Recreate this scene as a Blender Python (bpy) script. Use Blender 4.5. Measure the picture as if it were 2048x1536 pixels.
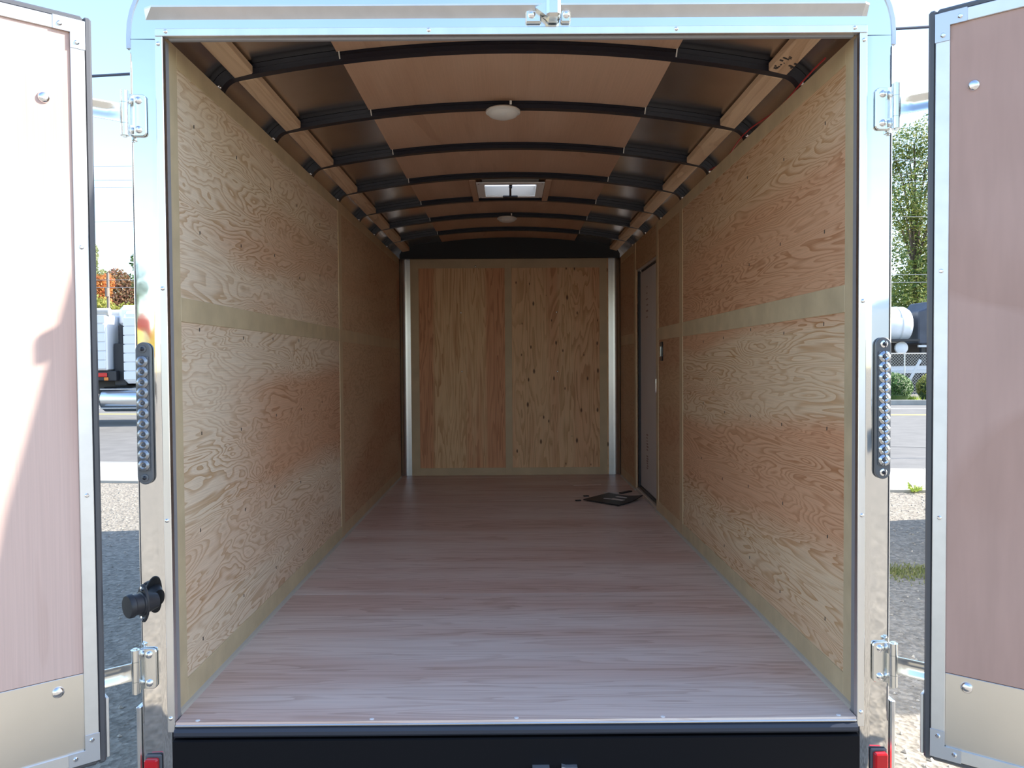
import bpy, bmesh, math, random
from mathutils import Vector, Matrix

for o in list(bpy.data.objects):
    bpy.data.objects.remove(o)
S = bpy.context.scene
COL = S.collection
rnd = random.Random(7)

# ---------------------------------------------------------------- camera
cam = bpy.data.cameras.new('camera')
cam.sensor_width = 36.0
cam.lens = 1597.47 / 2048 * 36.0
cam.clip_start = 0.02
cam.clip_end = 600
camo = bpy.data.objects.new('camera', cam)
COL.objects.link(camo)
_yaw, _pit, _rol = 0.0038, -0.0271, -0.0070
_f = Vector((math.sin(_yaw) * math.cos(_pit), math.cos(_yaw) * math.cos(_pit), math.sin(_pit)))
_r = Vector((math.cos(_yaw), -math.sin(_yaw), 0))
_u = _r.cross(_f)
_r, _u = math.cos(_rol) * _r + math.sin(_rol) * _u, -math.sin(_rol) * _r + math.cos(_rol) * _u
_m = Matrix((_r, _u, -_f)).transposed().to_4x4()
_m.translation = (-0.0152, -2.3618, 1.0578)
camo.matrix_world = _m
S.camera = camo

# ---------------------------------------------------------------- sky, sun, exposure
SUN_AZ = math.radians(7.0)      # from +X towards +Y
SUN_EL = math.radians(35.0)
W = bpy.data.worlds.new('sky')
S.world = W
W.use_nodes = True
wn = W.node_tree
wn.nodes.clear()
sky = wn.nodes.new('ShaderNodeTexSky')
sky.sky_type = 'NISHITA'
sky.sun_disc = False
sky.sun_elevation = SUN_EL
sky.sun_rotation = math.radians(90) - SUN_AZ
sky.air_density = 1.0
sky.dust_density = 0.6
sky.ozone_density = 1.3
bg = wn.nodes.new('ShaderNodeBackground')
bg.inputs['Strength'].default_value = 0.36
wo = wn.nodes.new('ShaderNodeOutputWorld')
wn.links.new(sky.outputs[0], bg.inputs[0])
wn.links.new(bg.outputs[0], wo.inputs[0])
sl = bpy.data.lights.new('sun', 'SUN')
sl.energy = 10.0
sl.angle = math.radians(0.53)
sl.color = (1.0, 0.94, 0.84)
so = bpy.data.objects.new('sun', sl)
COL.objects.link(so)
_sd = Vector((math.cos(SUN_EL) * math.cos(SUN_AZ), math.cos(SUN_EL) * math.sin(SUN_AZ), math.sin(SUN_EL)))
so.rotation_euler = _sd.to_track_quat('Z', 'Y').to_euler()
so.location = (8, 2, 9)
S.view_settings.view_transform = 'Standard'
S.view_settings.look = 'None'
S.view_settings.gamma = 1.0
S.view_settings.exposure = 0.45
S.view_settings.use_curve_mapping = False
S.cycles.max_bounces = 12
S.cycles.diffuse_bounces = 7
S.cycles.sample_clamp_indirect = 8.0

# ---------------------------------------------------------------- materials
def new_mat(name):
    m = bpy.data.materials.new(name)
    m.use_nodes = True
    nt = m.node_tree
    return m, nt, nt.nodes['Principled BSDF']

def simple(name, col, rough=0.5, metal=0.0, var=0.0, vscale=8.0, bump=0.0, bscale=60.0, stretch=(1, 1, 1)):
    m, nt, b = new_mat(name)
    b.inputs['Base Color'].default_value = (*col, 1)
    b.inputs['Roughness'].default_value = rough
    b.inputs['Metallic'].default_value = metal
    if var or bump:
        g = nt.nodes.new('ShaderNodeNewGeometry')
        mp = nt.nodes.new('ShaderNodeMapping')
        mp.inputs['Scale'].default_value = stretch
        nt.links.new(g.outputs['Position'], mp.inputs[0])
    if var:
        n = nt.nodes.new('ShaderNodeTexNoise')
        n.inputs['Scale'].default_value = vscale
        n.inputs['Detail'].default_value = 4
        nt.links.new(mp.outputs[0], n.inputs['Vector'])
        r = nt.nodes.new('ShaderNodeValToRGB')
        r.color_ramp.elements[0].position = 0.3
        r.color_ramp.elements[1].position = 0.7
        r.color_ramp.elements[0].color = (*[c * (1 - var) for c in col], 1)
        r.color_ramp.elements[1].color = (*[min(1, c * (1 + var)) for c in col], 1)
        nt.links.new(n.outputs[0], r.inputs[0])
        nt.links.new(r.outputs[0], b.inputs['Base Color'])
    if bump:
        n2 = nt.nodes.new('ShaderNodeTexNoise')
        n2.inputs['Scale'].default_value = bscale
        n2.inputs['Detail'].default_value = 2
        nt.links.new(mp.outputs[0], n2.inputs['Vector'])
        bp = nt.nodes.new('ShaderNodeBump')
        bp.inputs['Strength'].default_value = bump
        bp.inputs['Distance'].default_value = 0.01
        nt.links.new(n2.outputs[0], bp.inputs['Height'])
        nt.links.new(bp.outputs[0], b.inputs['Normal'])
    return m

def plywood(name, pale, dark, tint, along='Y', sa=2.2, sc=6.0, lines=16.0, line_amt=0.7, tint_amt=0.6,
            tsa=0.25, tsc=3.0, rough=0.55, knots=0.0, t0=0.45, t1=0.6, fine=0.25, bands=None, slope=0.0, yfade=None):
    """Rotary-cut veneer: contour lines of a stretched noise field over broad colour bands."""
    m, nt, b = new_mat(name)
    N, L = nt.nodes, nt.links
    def math_(op, a, c=None, v=None):
        n = N.new('ShaderNodeMath'); n.operation = op
        L.new(a, n.inputs[0])
        if c is not None: L.new(c, n.inputs[1])
        elif v is not None: n.inputs[1].default_value = v
        return n.outputs[0]
    g = N.new('ShaderNodeNewGeometry')
    oi = N.new('ShaderNodeObjectInfo')
    sp = N.new('ShaderNodeSeparateXYZ')
    L.new(g.outputs['Position'], sp.inputs[0])
    ia = 'XYZ'.index(along)
    others = [i for i in range(3) if i != ia]
    off = math_('MULTIPLY', oi.outputs['Random'], v=37.0)
    ssum = math_('ADD', sp.outputs[others[0]], sp.outputs[others[1]])
    ax = math_('MULTIPLY', sp.outputs[ia], v=1.0)
    def vec(s1, s2):
        c = N.new('ShaderNodeCombineXYZ')
        L.new(math_('MULTIPLY', ax, v=s1), c.inputs[0])
        L.new(math_('MULTIPLY', ssum, v=s2), c.inputs[1])
        L.new(off, c.inputs[2])
        return c.outputs[0]
    def noise(v, detail=2.0, rough_=0.5, dist=0.0):
        n = N.new('ShaderNodeTexNoise')
        n.inputs['Scale'].default_value = 1.0
        n.inputs['Detail'].default_value = detail
        n.inputs['Roughness'].default_value = rough_
        n.inputs['Distortion'].default_value = dist
        L.new(v, n.inputs['Vector'])
        return n.outputs[0]
    h = noise(vec(sa, sc), 3.2, 0.46, 0.5)
    fr = math_('FRACT', math_('MULTIPLY', h, v=lines))
    rp = N.new('ShaderNodeValToRGB')
    e = rp.color_ramp.elements
    e[0].position = 0.0; e[0].color = (0.9, 0.9, 0.9, 1)
    e[1].position = 1.0; e[1].color = (1, 1, 1, 1)
    for p, v in ((0.05, 0.04), (0.22, 0.10), (0.45, 0.02), (0.62, 0.30), (0.80, 0.72)):
        k = e.new(p); k.color = (v, v, v, 1)
    L.new(fr, rp.inputs[0])
    mask = N.new('ShaderNodeMapRange')
    mask.inputs['From Min'].default_value = 0.38
    mask.inputs['From Max'].default_value = 0.62
    mask.inputs['To Min'].default_value = 0.5
    L.new(noise(vec(sa * 0.6, sc * 0.7), 2), mask.inputs['Value'])
    la = math_('MULTIPLY', math_('MULTIPLY', rp.outputs[0], mask.outputs[0]), v=line_amt)
    # broad veneer bands
    tr = N.new('ShaderNodeMapRange')
    tr.inputs['From Min'].default_value = t0
    tr.inputs['From Max'].default_value = t1
    L.new(noise(vec(tsa, tsc), 2, 0.5, 0.2), tr.inputs['Value'])
    if bands:      # veneers laid edge to edge: fixed heights of red heartwood and pale sapwood
        wob = N.new('ShaderNodeMapRange')
        wob.inputs['To Min'].default_value = -0.09; wob.inputs['To Max'].default_value = 0.09
        L.new(noise(vec(0.9, 2.5), 2), wob.inputs['Value'])
        zz = math_('ADD', math_('ADD', sp.outputs[2], math_('MULTIPLY', sp.outputs[1], v=slope)), wob.outputs[0])
        br_ = N.new('ShaderNodeValToRGB')
        be = br_.color_ramp.elements
        be[0].position = 0; be[0].color = (bands[0][1],) * 3 + (1,)
        be[1].position = 1; be[1].color = (bands[-1][1],) * 3 + (1,)
        for z_, v_ in bands:
            k = be.new(z_ / 2.2); k.color = (v_, v_, v_, 1)
        L.new(math_('DIVIDE', zz, v=2.2), br_.inputs[0])
        bt_ = br_.outputs[0]
        if yfade:
            yf = N.new('ShaderNodeMapRange')
            yf.inputs['From Min'].default_value = yfade[0]; yf.inputs['From Max'].default_value = yfade[1]
            L.new(math_('ADD', sp.outputs[1], wob.outputs[0]), yf.inputs['Value'])
            bt_ = math_('MULTIPLY', bt_, yf.outputs[0])
        ta = math_('MULTIPLY', math_('ADD', math_('MULTIPLY', bt_, v=0.85), math_('MULTIPLY', tr.outputs[0], v=0.25)), v=tint_amt)
    else:
        ta = math_('MULTIPLY', tr.outputs[0], v=tint_amt)
    def mix(a, bcol, fac, mode='MIX'):
        mx = N.new('ShaderNodeMix'); mx.data_type = 'RGBA'; mx.blend_type = mode
        if isinstance(fac, float): mx.inputs[0].default_value = fac
        else: L.new(fac, mx.inputs[0])
        for i, c in ((6, a), (7, bcol)):
            if isinstance(c, tuple): mx.inputs[i].default_value = (*c, 1)
            else: L.new(c, mx.inputs[i])
        return mx.outputs[2]
    base = mix(pale, tint, ta)
    dk = mix(dark, (tint[0] * .60, tint[1] * .46, tint[2] * .36), ta)
    col = mix(base, dk, la)
    # fine fibre
    fn = N.new('ShaderNodeMapRange')
    fn.inputs['To Min'].default_value = 1.0 - fine
    fn.inputs['To Max'].default_value = 1.0 + fine
    L.new(noise(vec(sa * 3.5, sc * 34), 3, 0.6), fn.inputs['Value'])
    hsv = N.new('ShaderNodeHueSaturation')
    L.new(col, hsv.inputs['Color']); L.new(fn.outputs[0], hsv.inputs['Value'])
    col = hsv.outputs[0]
    if knots:
        v = N.new('ShaderNodeTexVoronoi')
        v.inputs['Scale'].default_value = 1.0; v.voronoi_dimensions = '2D'
        L.new(vec(3.0, 7.0), v.inputs['Vector'])
        km = N.new('ShaderNodeMapRange')
        km.inputs['From Min'].default_value = 0.035; km.inputs['From Max'].default_value = 0.075
        km.inputs['To Min'].default_value = knots; km.inputs['To Max'].default_value = 0.0
        sc_ = N.new('ShaderNodeSeparateColor'); L.new(v.outputs['Color'], sc_.inputs[0])
        L.new(math_('DIVIDE', v.outputs['Distance'], math_('ADD', sc_.outputs[0], v=0.25)), km.inputs['Value'])
        col = mix(col, (0.10, 0.035, 0.015), km.outputs[0])
    L.new(col, b.inputs['Base Color'])
    b.inputs['Roughness'].default_value = rough
    b.inputs['Specular IOR Level'].default_value = 0.3
    return m

M = {}
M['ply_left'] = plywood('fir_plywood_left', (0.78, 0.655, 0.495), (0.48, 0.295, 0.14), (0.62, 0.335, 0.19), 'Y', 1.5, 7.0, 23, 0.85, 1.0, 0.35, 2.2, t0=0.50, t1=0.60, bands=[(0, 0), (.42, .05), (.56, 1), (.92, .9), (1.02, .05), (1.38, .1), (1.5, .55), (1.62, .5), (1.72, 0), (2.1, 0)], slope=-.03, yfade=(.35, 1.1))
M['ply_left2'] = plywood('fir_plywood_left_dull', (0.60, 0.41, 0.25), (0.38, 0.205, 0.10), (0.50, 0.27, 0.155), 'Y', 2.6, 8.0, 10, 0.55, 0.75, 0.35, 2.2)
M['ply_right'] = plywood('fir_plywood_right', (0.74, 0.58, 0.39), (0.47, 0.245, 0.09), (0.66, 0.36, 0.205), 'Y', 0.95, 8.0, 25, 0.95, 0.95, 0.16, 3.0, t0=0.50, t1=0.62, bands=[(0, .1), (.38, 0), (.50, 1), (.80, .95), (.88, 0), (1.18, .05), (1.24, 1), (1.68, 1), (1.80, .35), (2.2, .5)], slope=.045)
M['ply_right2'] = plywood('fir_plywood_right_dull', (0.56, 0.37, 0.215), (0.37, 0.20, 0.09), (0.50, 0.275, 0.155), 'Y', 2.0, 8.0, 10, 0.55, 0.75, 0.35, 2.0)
M['ply_back'] = plywood('fir_plywood_back', (0.82, 0.565, 0.31), (0.50, 0.225, 0.09), (0.72, 0.36, 0.19), 'Z', 0.7, 10.0, 12, 0.85, 0.95, 0.08, 3.6, knots=0.0, t0=0.475, t1=0.525)
M['ply_knot'] = plywood('fir_plywood_knotty', (0.80, 0.53, 0.30), (0.48, 0.235, 0.10), (0.74, 0.40, 0.225), 'Z', 0.9, 6.0, 13, 0.75, 0.8, 0.15, 4.0, knots=0.9)
M['ply_floor'] = plywood('birch_plywood_floor', (0.81, 0.685, 0.62), (0.48, 0.32, 0.26), (0.70, 0.515, 0.445), 'X', 0.8, 11.0, 9, 0.55, 0.9, 0.3, 2.4, rough=0.42, fine=0.24)
M['lauan_door'] = plywood('lauan_door', (0.60, 0.435, 0.38), (0.40, 0.25, 0.20), (0.48, 0.31, 0.26), 'Z', 0.7, 4.0, 3, 0.3, 0.9, 0.5, 3.0, rough=0.5, fine=0.13)
M['lauan_roof'] = plywood('lauan_ceiling', (0.60, 0.40, 0.275), (0.40, 0.23, 0.14), (0.53, 0.33, 0.215), 'Y', 0.8, 4.5, 3, 0.35, 0.7, 0.4, 3.0, fine=0.12)
M['batten'] = simple('plain_batten', (0.57, 0.465, 0.29), 0.55, 0, 0.10, 5, stretch=(2, 2, 2))
M['bead'] = simple('pale_bead', (0.52, 0.48, 0.41), 0.5)
M['screw_glint'] = simple('glint_screw', (0.85, 0.87, 0.9), 0.35)  # near-white diffuse colour paints in the glint of the metal heads
M['batten2'] = simple('back_batten', (0.58, 0.44, 0.265), 0.55, 0, 0.10, 5)
M['lumber'] = plywood('pine_lumber', (0.74, 0.54, 0.34), (0.50, 0.30, 0.16), (0.66, 0.44, 0.27), 'Y', 0.8, 9.0, 6, 0.7, 0.5, 0.5, 3.0, fine=0.15)
M['skin'] = simple('galvanised_roof_skin', (0.70, 0.655, 0.63), 0.22, 1.0, 0.08, 5, 0.05, 6)
M['bow'] = simple('black_painted_steel', (0.008, 0.010, 0.020), 0.34)
M['beam_black'] = simple('satin_black_beam', (0.006, 0.006, 0.008), 0.55)
M['beam_black'].node_tree.nodes['Principled BSDF'].inputs['Specular IOR Level'].default_value = 0.15
M['black'] = simple('black_board', (0.010, 0.010, 0.012), 0.55)
M['mirror'] = simple('polished_stainless', (0.77, 0.77, 0.76), 0.045, 1.0, 0, 1, 0.035, 9)
M['alu'] = simple('brushed_aluminium', (0.80, 0.80, 0.80), 0.30, 1.0, 0.05, 20, stretch=(1, 1, 0.1))
M['alu_head'] = simple('polished_header_aluminium', (0.74, 0.76, 0.78), 0.16, 1.0, 0.03, 4)
M['alu_strip'] = simple('door_frame_aluminium', (0.72, 0.71, 0.70), 0.48, 1.0, 0.04, 20)
M['kick'] = simple('aluminium_kick_plate', (0.78, 0.745, 0.69), 0.33, 1.0, 0.05, 3)
M['zinc'] = simple('zinc_plated_steel', (0.78, 0.79, 0.77), 0.22, 1.0)
M['bracket'] = simple('grey_bracket_steel', (0.56, 0.58, 0.62), 0.42, 0.8)
M['bolt'] = simple('bright_bolt', (0.86, 0.87, 0.90), 0.14, 1.0)
M['rubber'] = simple('black_rubber', (0.020, 0.020, 0.024), 0.48)
M['seal_rubber'] = simple('grey_black_seal_rubber', (0.085, 0.086, 0.095), 0.42)
M['seal'] = simple('grey_jamb_seal', (0.27, 0.27, 0.28), 0.5)
M['sill'] = simple('sill_steel', (0.035, 0.040, 0.055), 0.32)
M['galv'] = simple('galvanised_corner', (0.47, 0.46, 0.46), 0.26, 1.0, 0.10, 6, stretch=(1, 1, 0.3))
M['white_plastic'] = simple('white_plastic', (0.78, 0.76, 0.70), 0.4)
M['vent_white'] = simple('vent_plastic', (0.86, 0.86, 0.84), 0.4)
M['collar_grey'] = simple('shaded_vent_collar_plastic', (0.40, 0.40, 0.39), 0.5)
M['door_white'] = simple('primer_white_door', (0.60, 0.575, 0.575), 0.45, 0, 0.03, 3)
M['smudge'] = simple('transfer_print', (0.30, 0.215, 0.205), 0.6, 0, 0.3, 90)
M['ink'] = simple('stamp_ink', (0.05, 0.04, 0.035), 0.7)
M['lens_base'] = simple('light_housing', (0.11, 0.115, 0.125), 0.35)
M['chrome'] = simple('chrome_reflector', (0.85, 0.86, 0.88), 0.08, 1.0)
M['cell_shaded'] = simple('shaded_lens_cell', (0.30, 0.31, 0.33), 0.30, 0.8)  # left light's copy of the same cell, shade painted into the colour
M['cell_lit'] = simple('lit_lens_cell', (0.50, 0.54, 0.60), 0.10, 1.0)  # right light's copy of the same cell, brighter light painted into the colour
M['led'] = simple('led_die', (0.07, 0.07, 0.08), 0.3)
M['red'] = simple('red_lens', (0.55, 0.012, 0.018), 0.18)
M['wire_red'] = simple('red_wire', (0.45, 0.03, 0.03), 0.5)
M['paper'] = simple('white_paper', (0.78, 0.78, 0.76), 0.7)
M['cable'] = simple('dark_cable', (0.045, 0.055, 0.085), 0.6)
M['cable_grey'] = simple('grey_wire', (0.30, 0.31, 0.32), 0.5)
M['concrete'] = simple('pale_concrete', (0.38, 0.362, 0.325), 0.85, 0, 0.08, 3, 0.2, 60)
M['kerb'] = simple('grey_kerb', (0.34, 0.33, 0.31), 0.85, 0, 0.12, 3)
M['asphalt'] = simple('worn_asphalt', (0.150, 0.144, 0.135), 0.85, 0, 0.14, 2.5, 0.3, 90)
M['line_yellow'] = simple('yellow_paint', (0.70, 0.50, 0.16), 0.7)
M['line_white'] = simple('white_paint', (0.74, 0.73, 0.70), 0.7)
M['tar'] = simple('dark_crack', (0.04, 0.04, 0.04), 0.9)
M['truck_white'] = simple('white_truck_paint', (0.74, 0.76, 0.79), 0.35)
M['tarp'] = simple('grey_tarp', (0.47, 0.46, 0.43), 0.7, 0, 0.12, 4)
M['dark_metal'] = simple('dark_chassis', (0.025, 0.025, 0.030), 0.5)
M['tank_alu'] = simple('aluminium_fuel_tank', (0.72, 0.75, 0.78), 0.28, 1.0)
M['amber'] = simple('amber_lens', (0.65, 0.20, 0.03), 0.3)
M['tyre'] = simple('tyre_rubber', (0.022, 0.022, 0.022), 0.8)
M['bark'] = simple('bark', (0.13, 0.10, 0.08), 0.9, 0, 0.2, 5)
M['pole'] = simple('weathered_pole', (0.20, 0.17, 0.15), 0.9)
M['tank_white'] = simple('weathered_white_tank', (0.72, 0.77, 0.83), 0.5, 0, 0.10, 1.5)
M['tank_dark'] = simple('dark_steel_tank', (0.065, 0.075, 0.10), 0.6, 0, 0.25, 1.0)
M['fence'] = simple('galvanised_fence', (0.62, 0.62, 0.60), 0.45, 0.6)
M['timber_white'] = simple('painted_scrap', (0.60, 0.63, 0.66), 0.6)
M['trailer_white'] = simple('white_trailer_skin', (0.80, 0.82, 0.85), 0.3)
M['mach_red'] = simple('red_machine_paint', (0.50, 0.045, 0.04), 0.4)
M['mach_yellow'] = simple('yellow_machine_paint', (0.75, 0.48, 0.06), 0.4)

def leafmat(name, cols, trans=0.25):
    m, nt, b = new_mat(name)
    g = nt.nodes.new('ShaderNodeNewGeometry')
    r = nt.nodes.new('ShaderNodeValToRGB')
    e = r.color_ramp.elements
    n = len(cols)
    e[0].position = 0; e[0].color = (*cols[0], 1)
    e[1].position = 1; e[1].color = (*cols[-1], 1)
    for i in range(1, n - 1):
        k = e.new(i / (n - 1)); k.color = (*cols[i], 1)
    nt.links.new(g.outputs['Random Per Island'], r.inputs[0])
    nt.links.new(r.outputs[0], b.inputs['Base Color'])
    b.inputs['Roughness'].default_value = 0.6
    tr = nt.nodes.new('ShaderNodeBsdfTranslucent')
    nt.links.new(r.outputs[0], tr.inputs[0])
    mx = nt.nodes.new('ShaderNodeMixShader')
    mx.inputs[0].default_value = trans
    nt.links.new(b.outputs[0], mx.inputs[1])
    nt.links.new(tr.outputs[0], mx.inputs[2])
    nt.links.new(mx.outputs[0], nt.nodes['Material Output'].inputs[0])
    return m
M['leaf_birch'] = leafmat('birch_leaves', [(0.10, 0.17, 0.035), (0.22, 0.28, 0.05), (0.42, 0.40, 0.09), (0.14, 0.22, 0.06), (0.07, 0.13, 0.03)], 0.4)
M['leaf_dark'] = leafmat('dark_leaves', [(0.03, 0.07, 0.02), (0.06, 0.12, 0.03), (0.09, 0.16, 0.05), (0.04, 0.08, 0.03)], 0.2)
M['leaf_hedge'] = leafmat('hedge_leaves', [(0.03, 0.09, 0.015), (0.07, 0.16, 0.03), (0.12, 0.22, 0.05), (0.05, 0.11, 0.02)], 0.15)
M['leaf_orange'] = leafmat('orange_leaves', [(0.42, 0.14, 0.03), (0.55, 0.24, 0.05), (0.45, 0.08, 0.03), (0.40, 0.30, 0.08)], 0.35)
M['leaf_red'] = leafmat('russet_leaves', [(0.20, 0.07, 0.05), (0.12, 0.08, 0.05), (0.28, 0.14, 0.06), (0.09, 0.10, 0.04)], 0.3)
M['leaf_yellow'] = leafmat('yellow_green_leaves', [(0.38, 0.36, 0.07), (0.22, 0.27, 0.06), (0.50, 0.45, 0.10), (0.16, 0.22, 0.05)], 0.4)
M['leaf_pale'] = leafmat('pale_leaves', [(0.26, 0.30, 0.14), (0.34, 0.36, 0.18), (0.20, 0.25, 0.10)], 0.35)
M['leaf_lime'] = leafmat('lime_leaves', [(0.40, 0.52, 0.06), (0.50, 0.60, 0.10), (0.30, 0.42, 0.05)], 0.4)
M['grass'] = leafmat('grass_blades', [(0.16, 0.19, 0.05), (0.24, 0.26, 0.08), (0.34, 0.32, 0.14), (0.12, 0.16, 0.04)], 0.3)
M['stone'] = leafmat('pebble_tones', [(0.26, 0.235, 0.19), (0.36, 0.33, 0.28), (0.18, 0.16, 0.135), (0.44, 0.40, 0.345)], 0.0)

def gravel_mat():
    m, nt, b = new_mat('gravel_ground')
    N, L = nt.nodes, nt.links
    g = N.new('ShaderNodeNewGeometry')
    def nz(s, d, r=0.6):
        n = N.new('ShaderNodeTexNoise')
        n.inputs['Scale'].default_value = s; n.inputs['Detail'].default_value = d; n.inputs['Roughness'].default_value = r
        L.new(g.outputs['Position'], n.inputs['Vector'])
        return n.outputs[0]
    r = N.new('ShaderNodeValToRGB')
    e = r.color_ramp.elements
    e[0].position = 0.25; e[0].color = (0.135, 0.117, 0.091, 1)
    e[1].position = 0.75; e[1].color = (0.345, 0.305, 0.25, 1)
    k = e.new(0.5); k.color = (0.232, 0.206, 0.168, 1)
    L.new(nz(26, 6, 0.75), r.inputs[0])
    v = N.new('ShaderNodeTexVoronoi'); v.inputs['Scale'].default_value = 38
    L.new(g.outputs['Position'], v.inputs['Vector'])
    hs = N.new('ShaderNodeHueSaturation')
    mr = N.new('ShaderNodeMapRange'); mr.inputs['To Min'].default_value = 0.72; mr.inputs['To Max'].default_value = 1.22
    sx = N.new('ShaderNodeSeparateColor'); L.new(v.outputs['Color'], sx.inputs[0])
    L.new(sx.outputs[0], mr.inputs['Value'])
    L.new(r.outputs[0], hs.inputs['Color']); L.new(mr.outputs[0], hs.inputs['Value'])
    L.new(hs.outputs[0], b.inputs['Base Color'])
    b.inputs['Roughness'].default_value = 0.95
    bp = N.new('ShaderNodeBump'); bp.inputs['Strength'].default_value = 0.7; bp.inputs['Distance'].default_value = 0.012
    L.new(v.outputs['Distance'], bp.inputs['Height'])
    bp2 = N.new('ShaderNodeBump'); bp2.inputs['Strength'].default_value = 0.5; bp2.inputs['Distance'].default_value = 0.05
    L.new(nz(7, 4), bp2.inputs['Height']); L.new(bp.outputs[0], bp2.inputs['Normal'])
    L.new(bp2.outputs[0], b.inputs['Normal'])
    return m
M['gravel'] = gravel_mat()

def lid_mat():
    m, nt, b = new_mat('translucent_vent_lid')
    b.inputs['Base Color'].default_value = (0.9, 0.9, 0.9, 1)
    t = nt.nodes.new('ShaderNodeBsdfTranslucent'); t.inputs[0].default_value = (0.85, 0.86, 0.88, 1)
    mx = nt.nodes.new('ShaderNodeMixShader'); mx.inputs[0].default_value = 0.7
    nt.links.new(b.outputs[0], mx.inputs[1]); nt.links.new(t.outputs[0], mx.inputs[2])
    nt.links.new(mx.outputs[0], nt.nodes['Material Output'].inputs[0])
    return m
M['lid'] = lid_mat()

def lens_mat():
    m, nt, b = new_mat('clear_lens')
    b.inputs['Base Color'].default_value = (0.95, 0.97, 1.0, 1)
    b.inputs['Roughness'].default_value = 0.03
    b.inputs['Transmission Weight'].default_value = 1.0
    b.inputs['IOR'].default_value = 1.3
    return m
M['lens'] = lens_mat()

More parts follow.
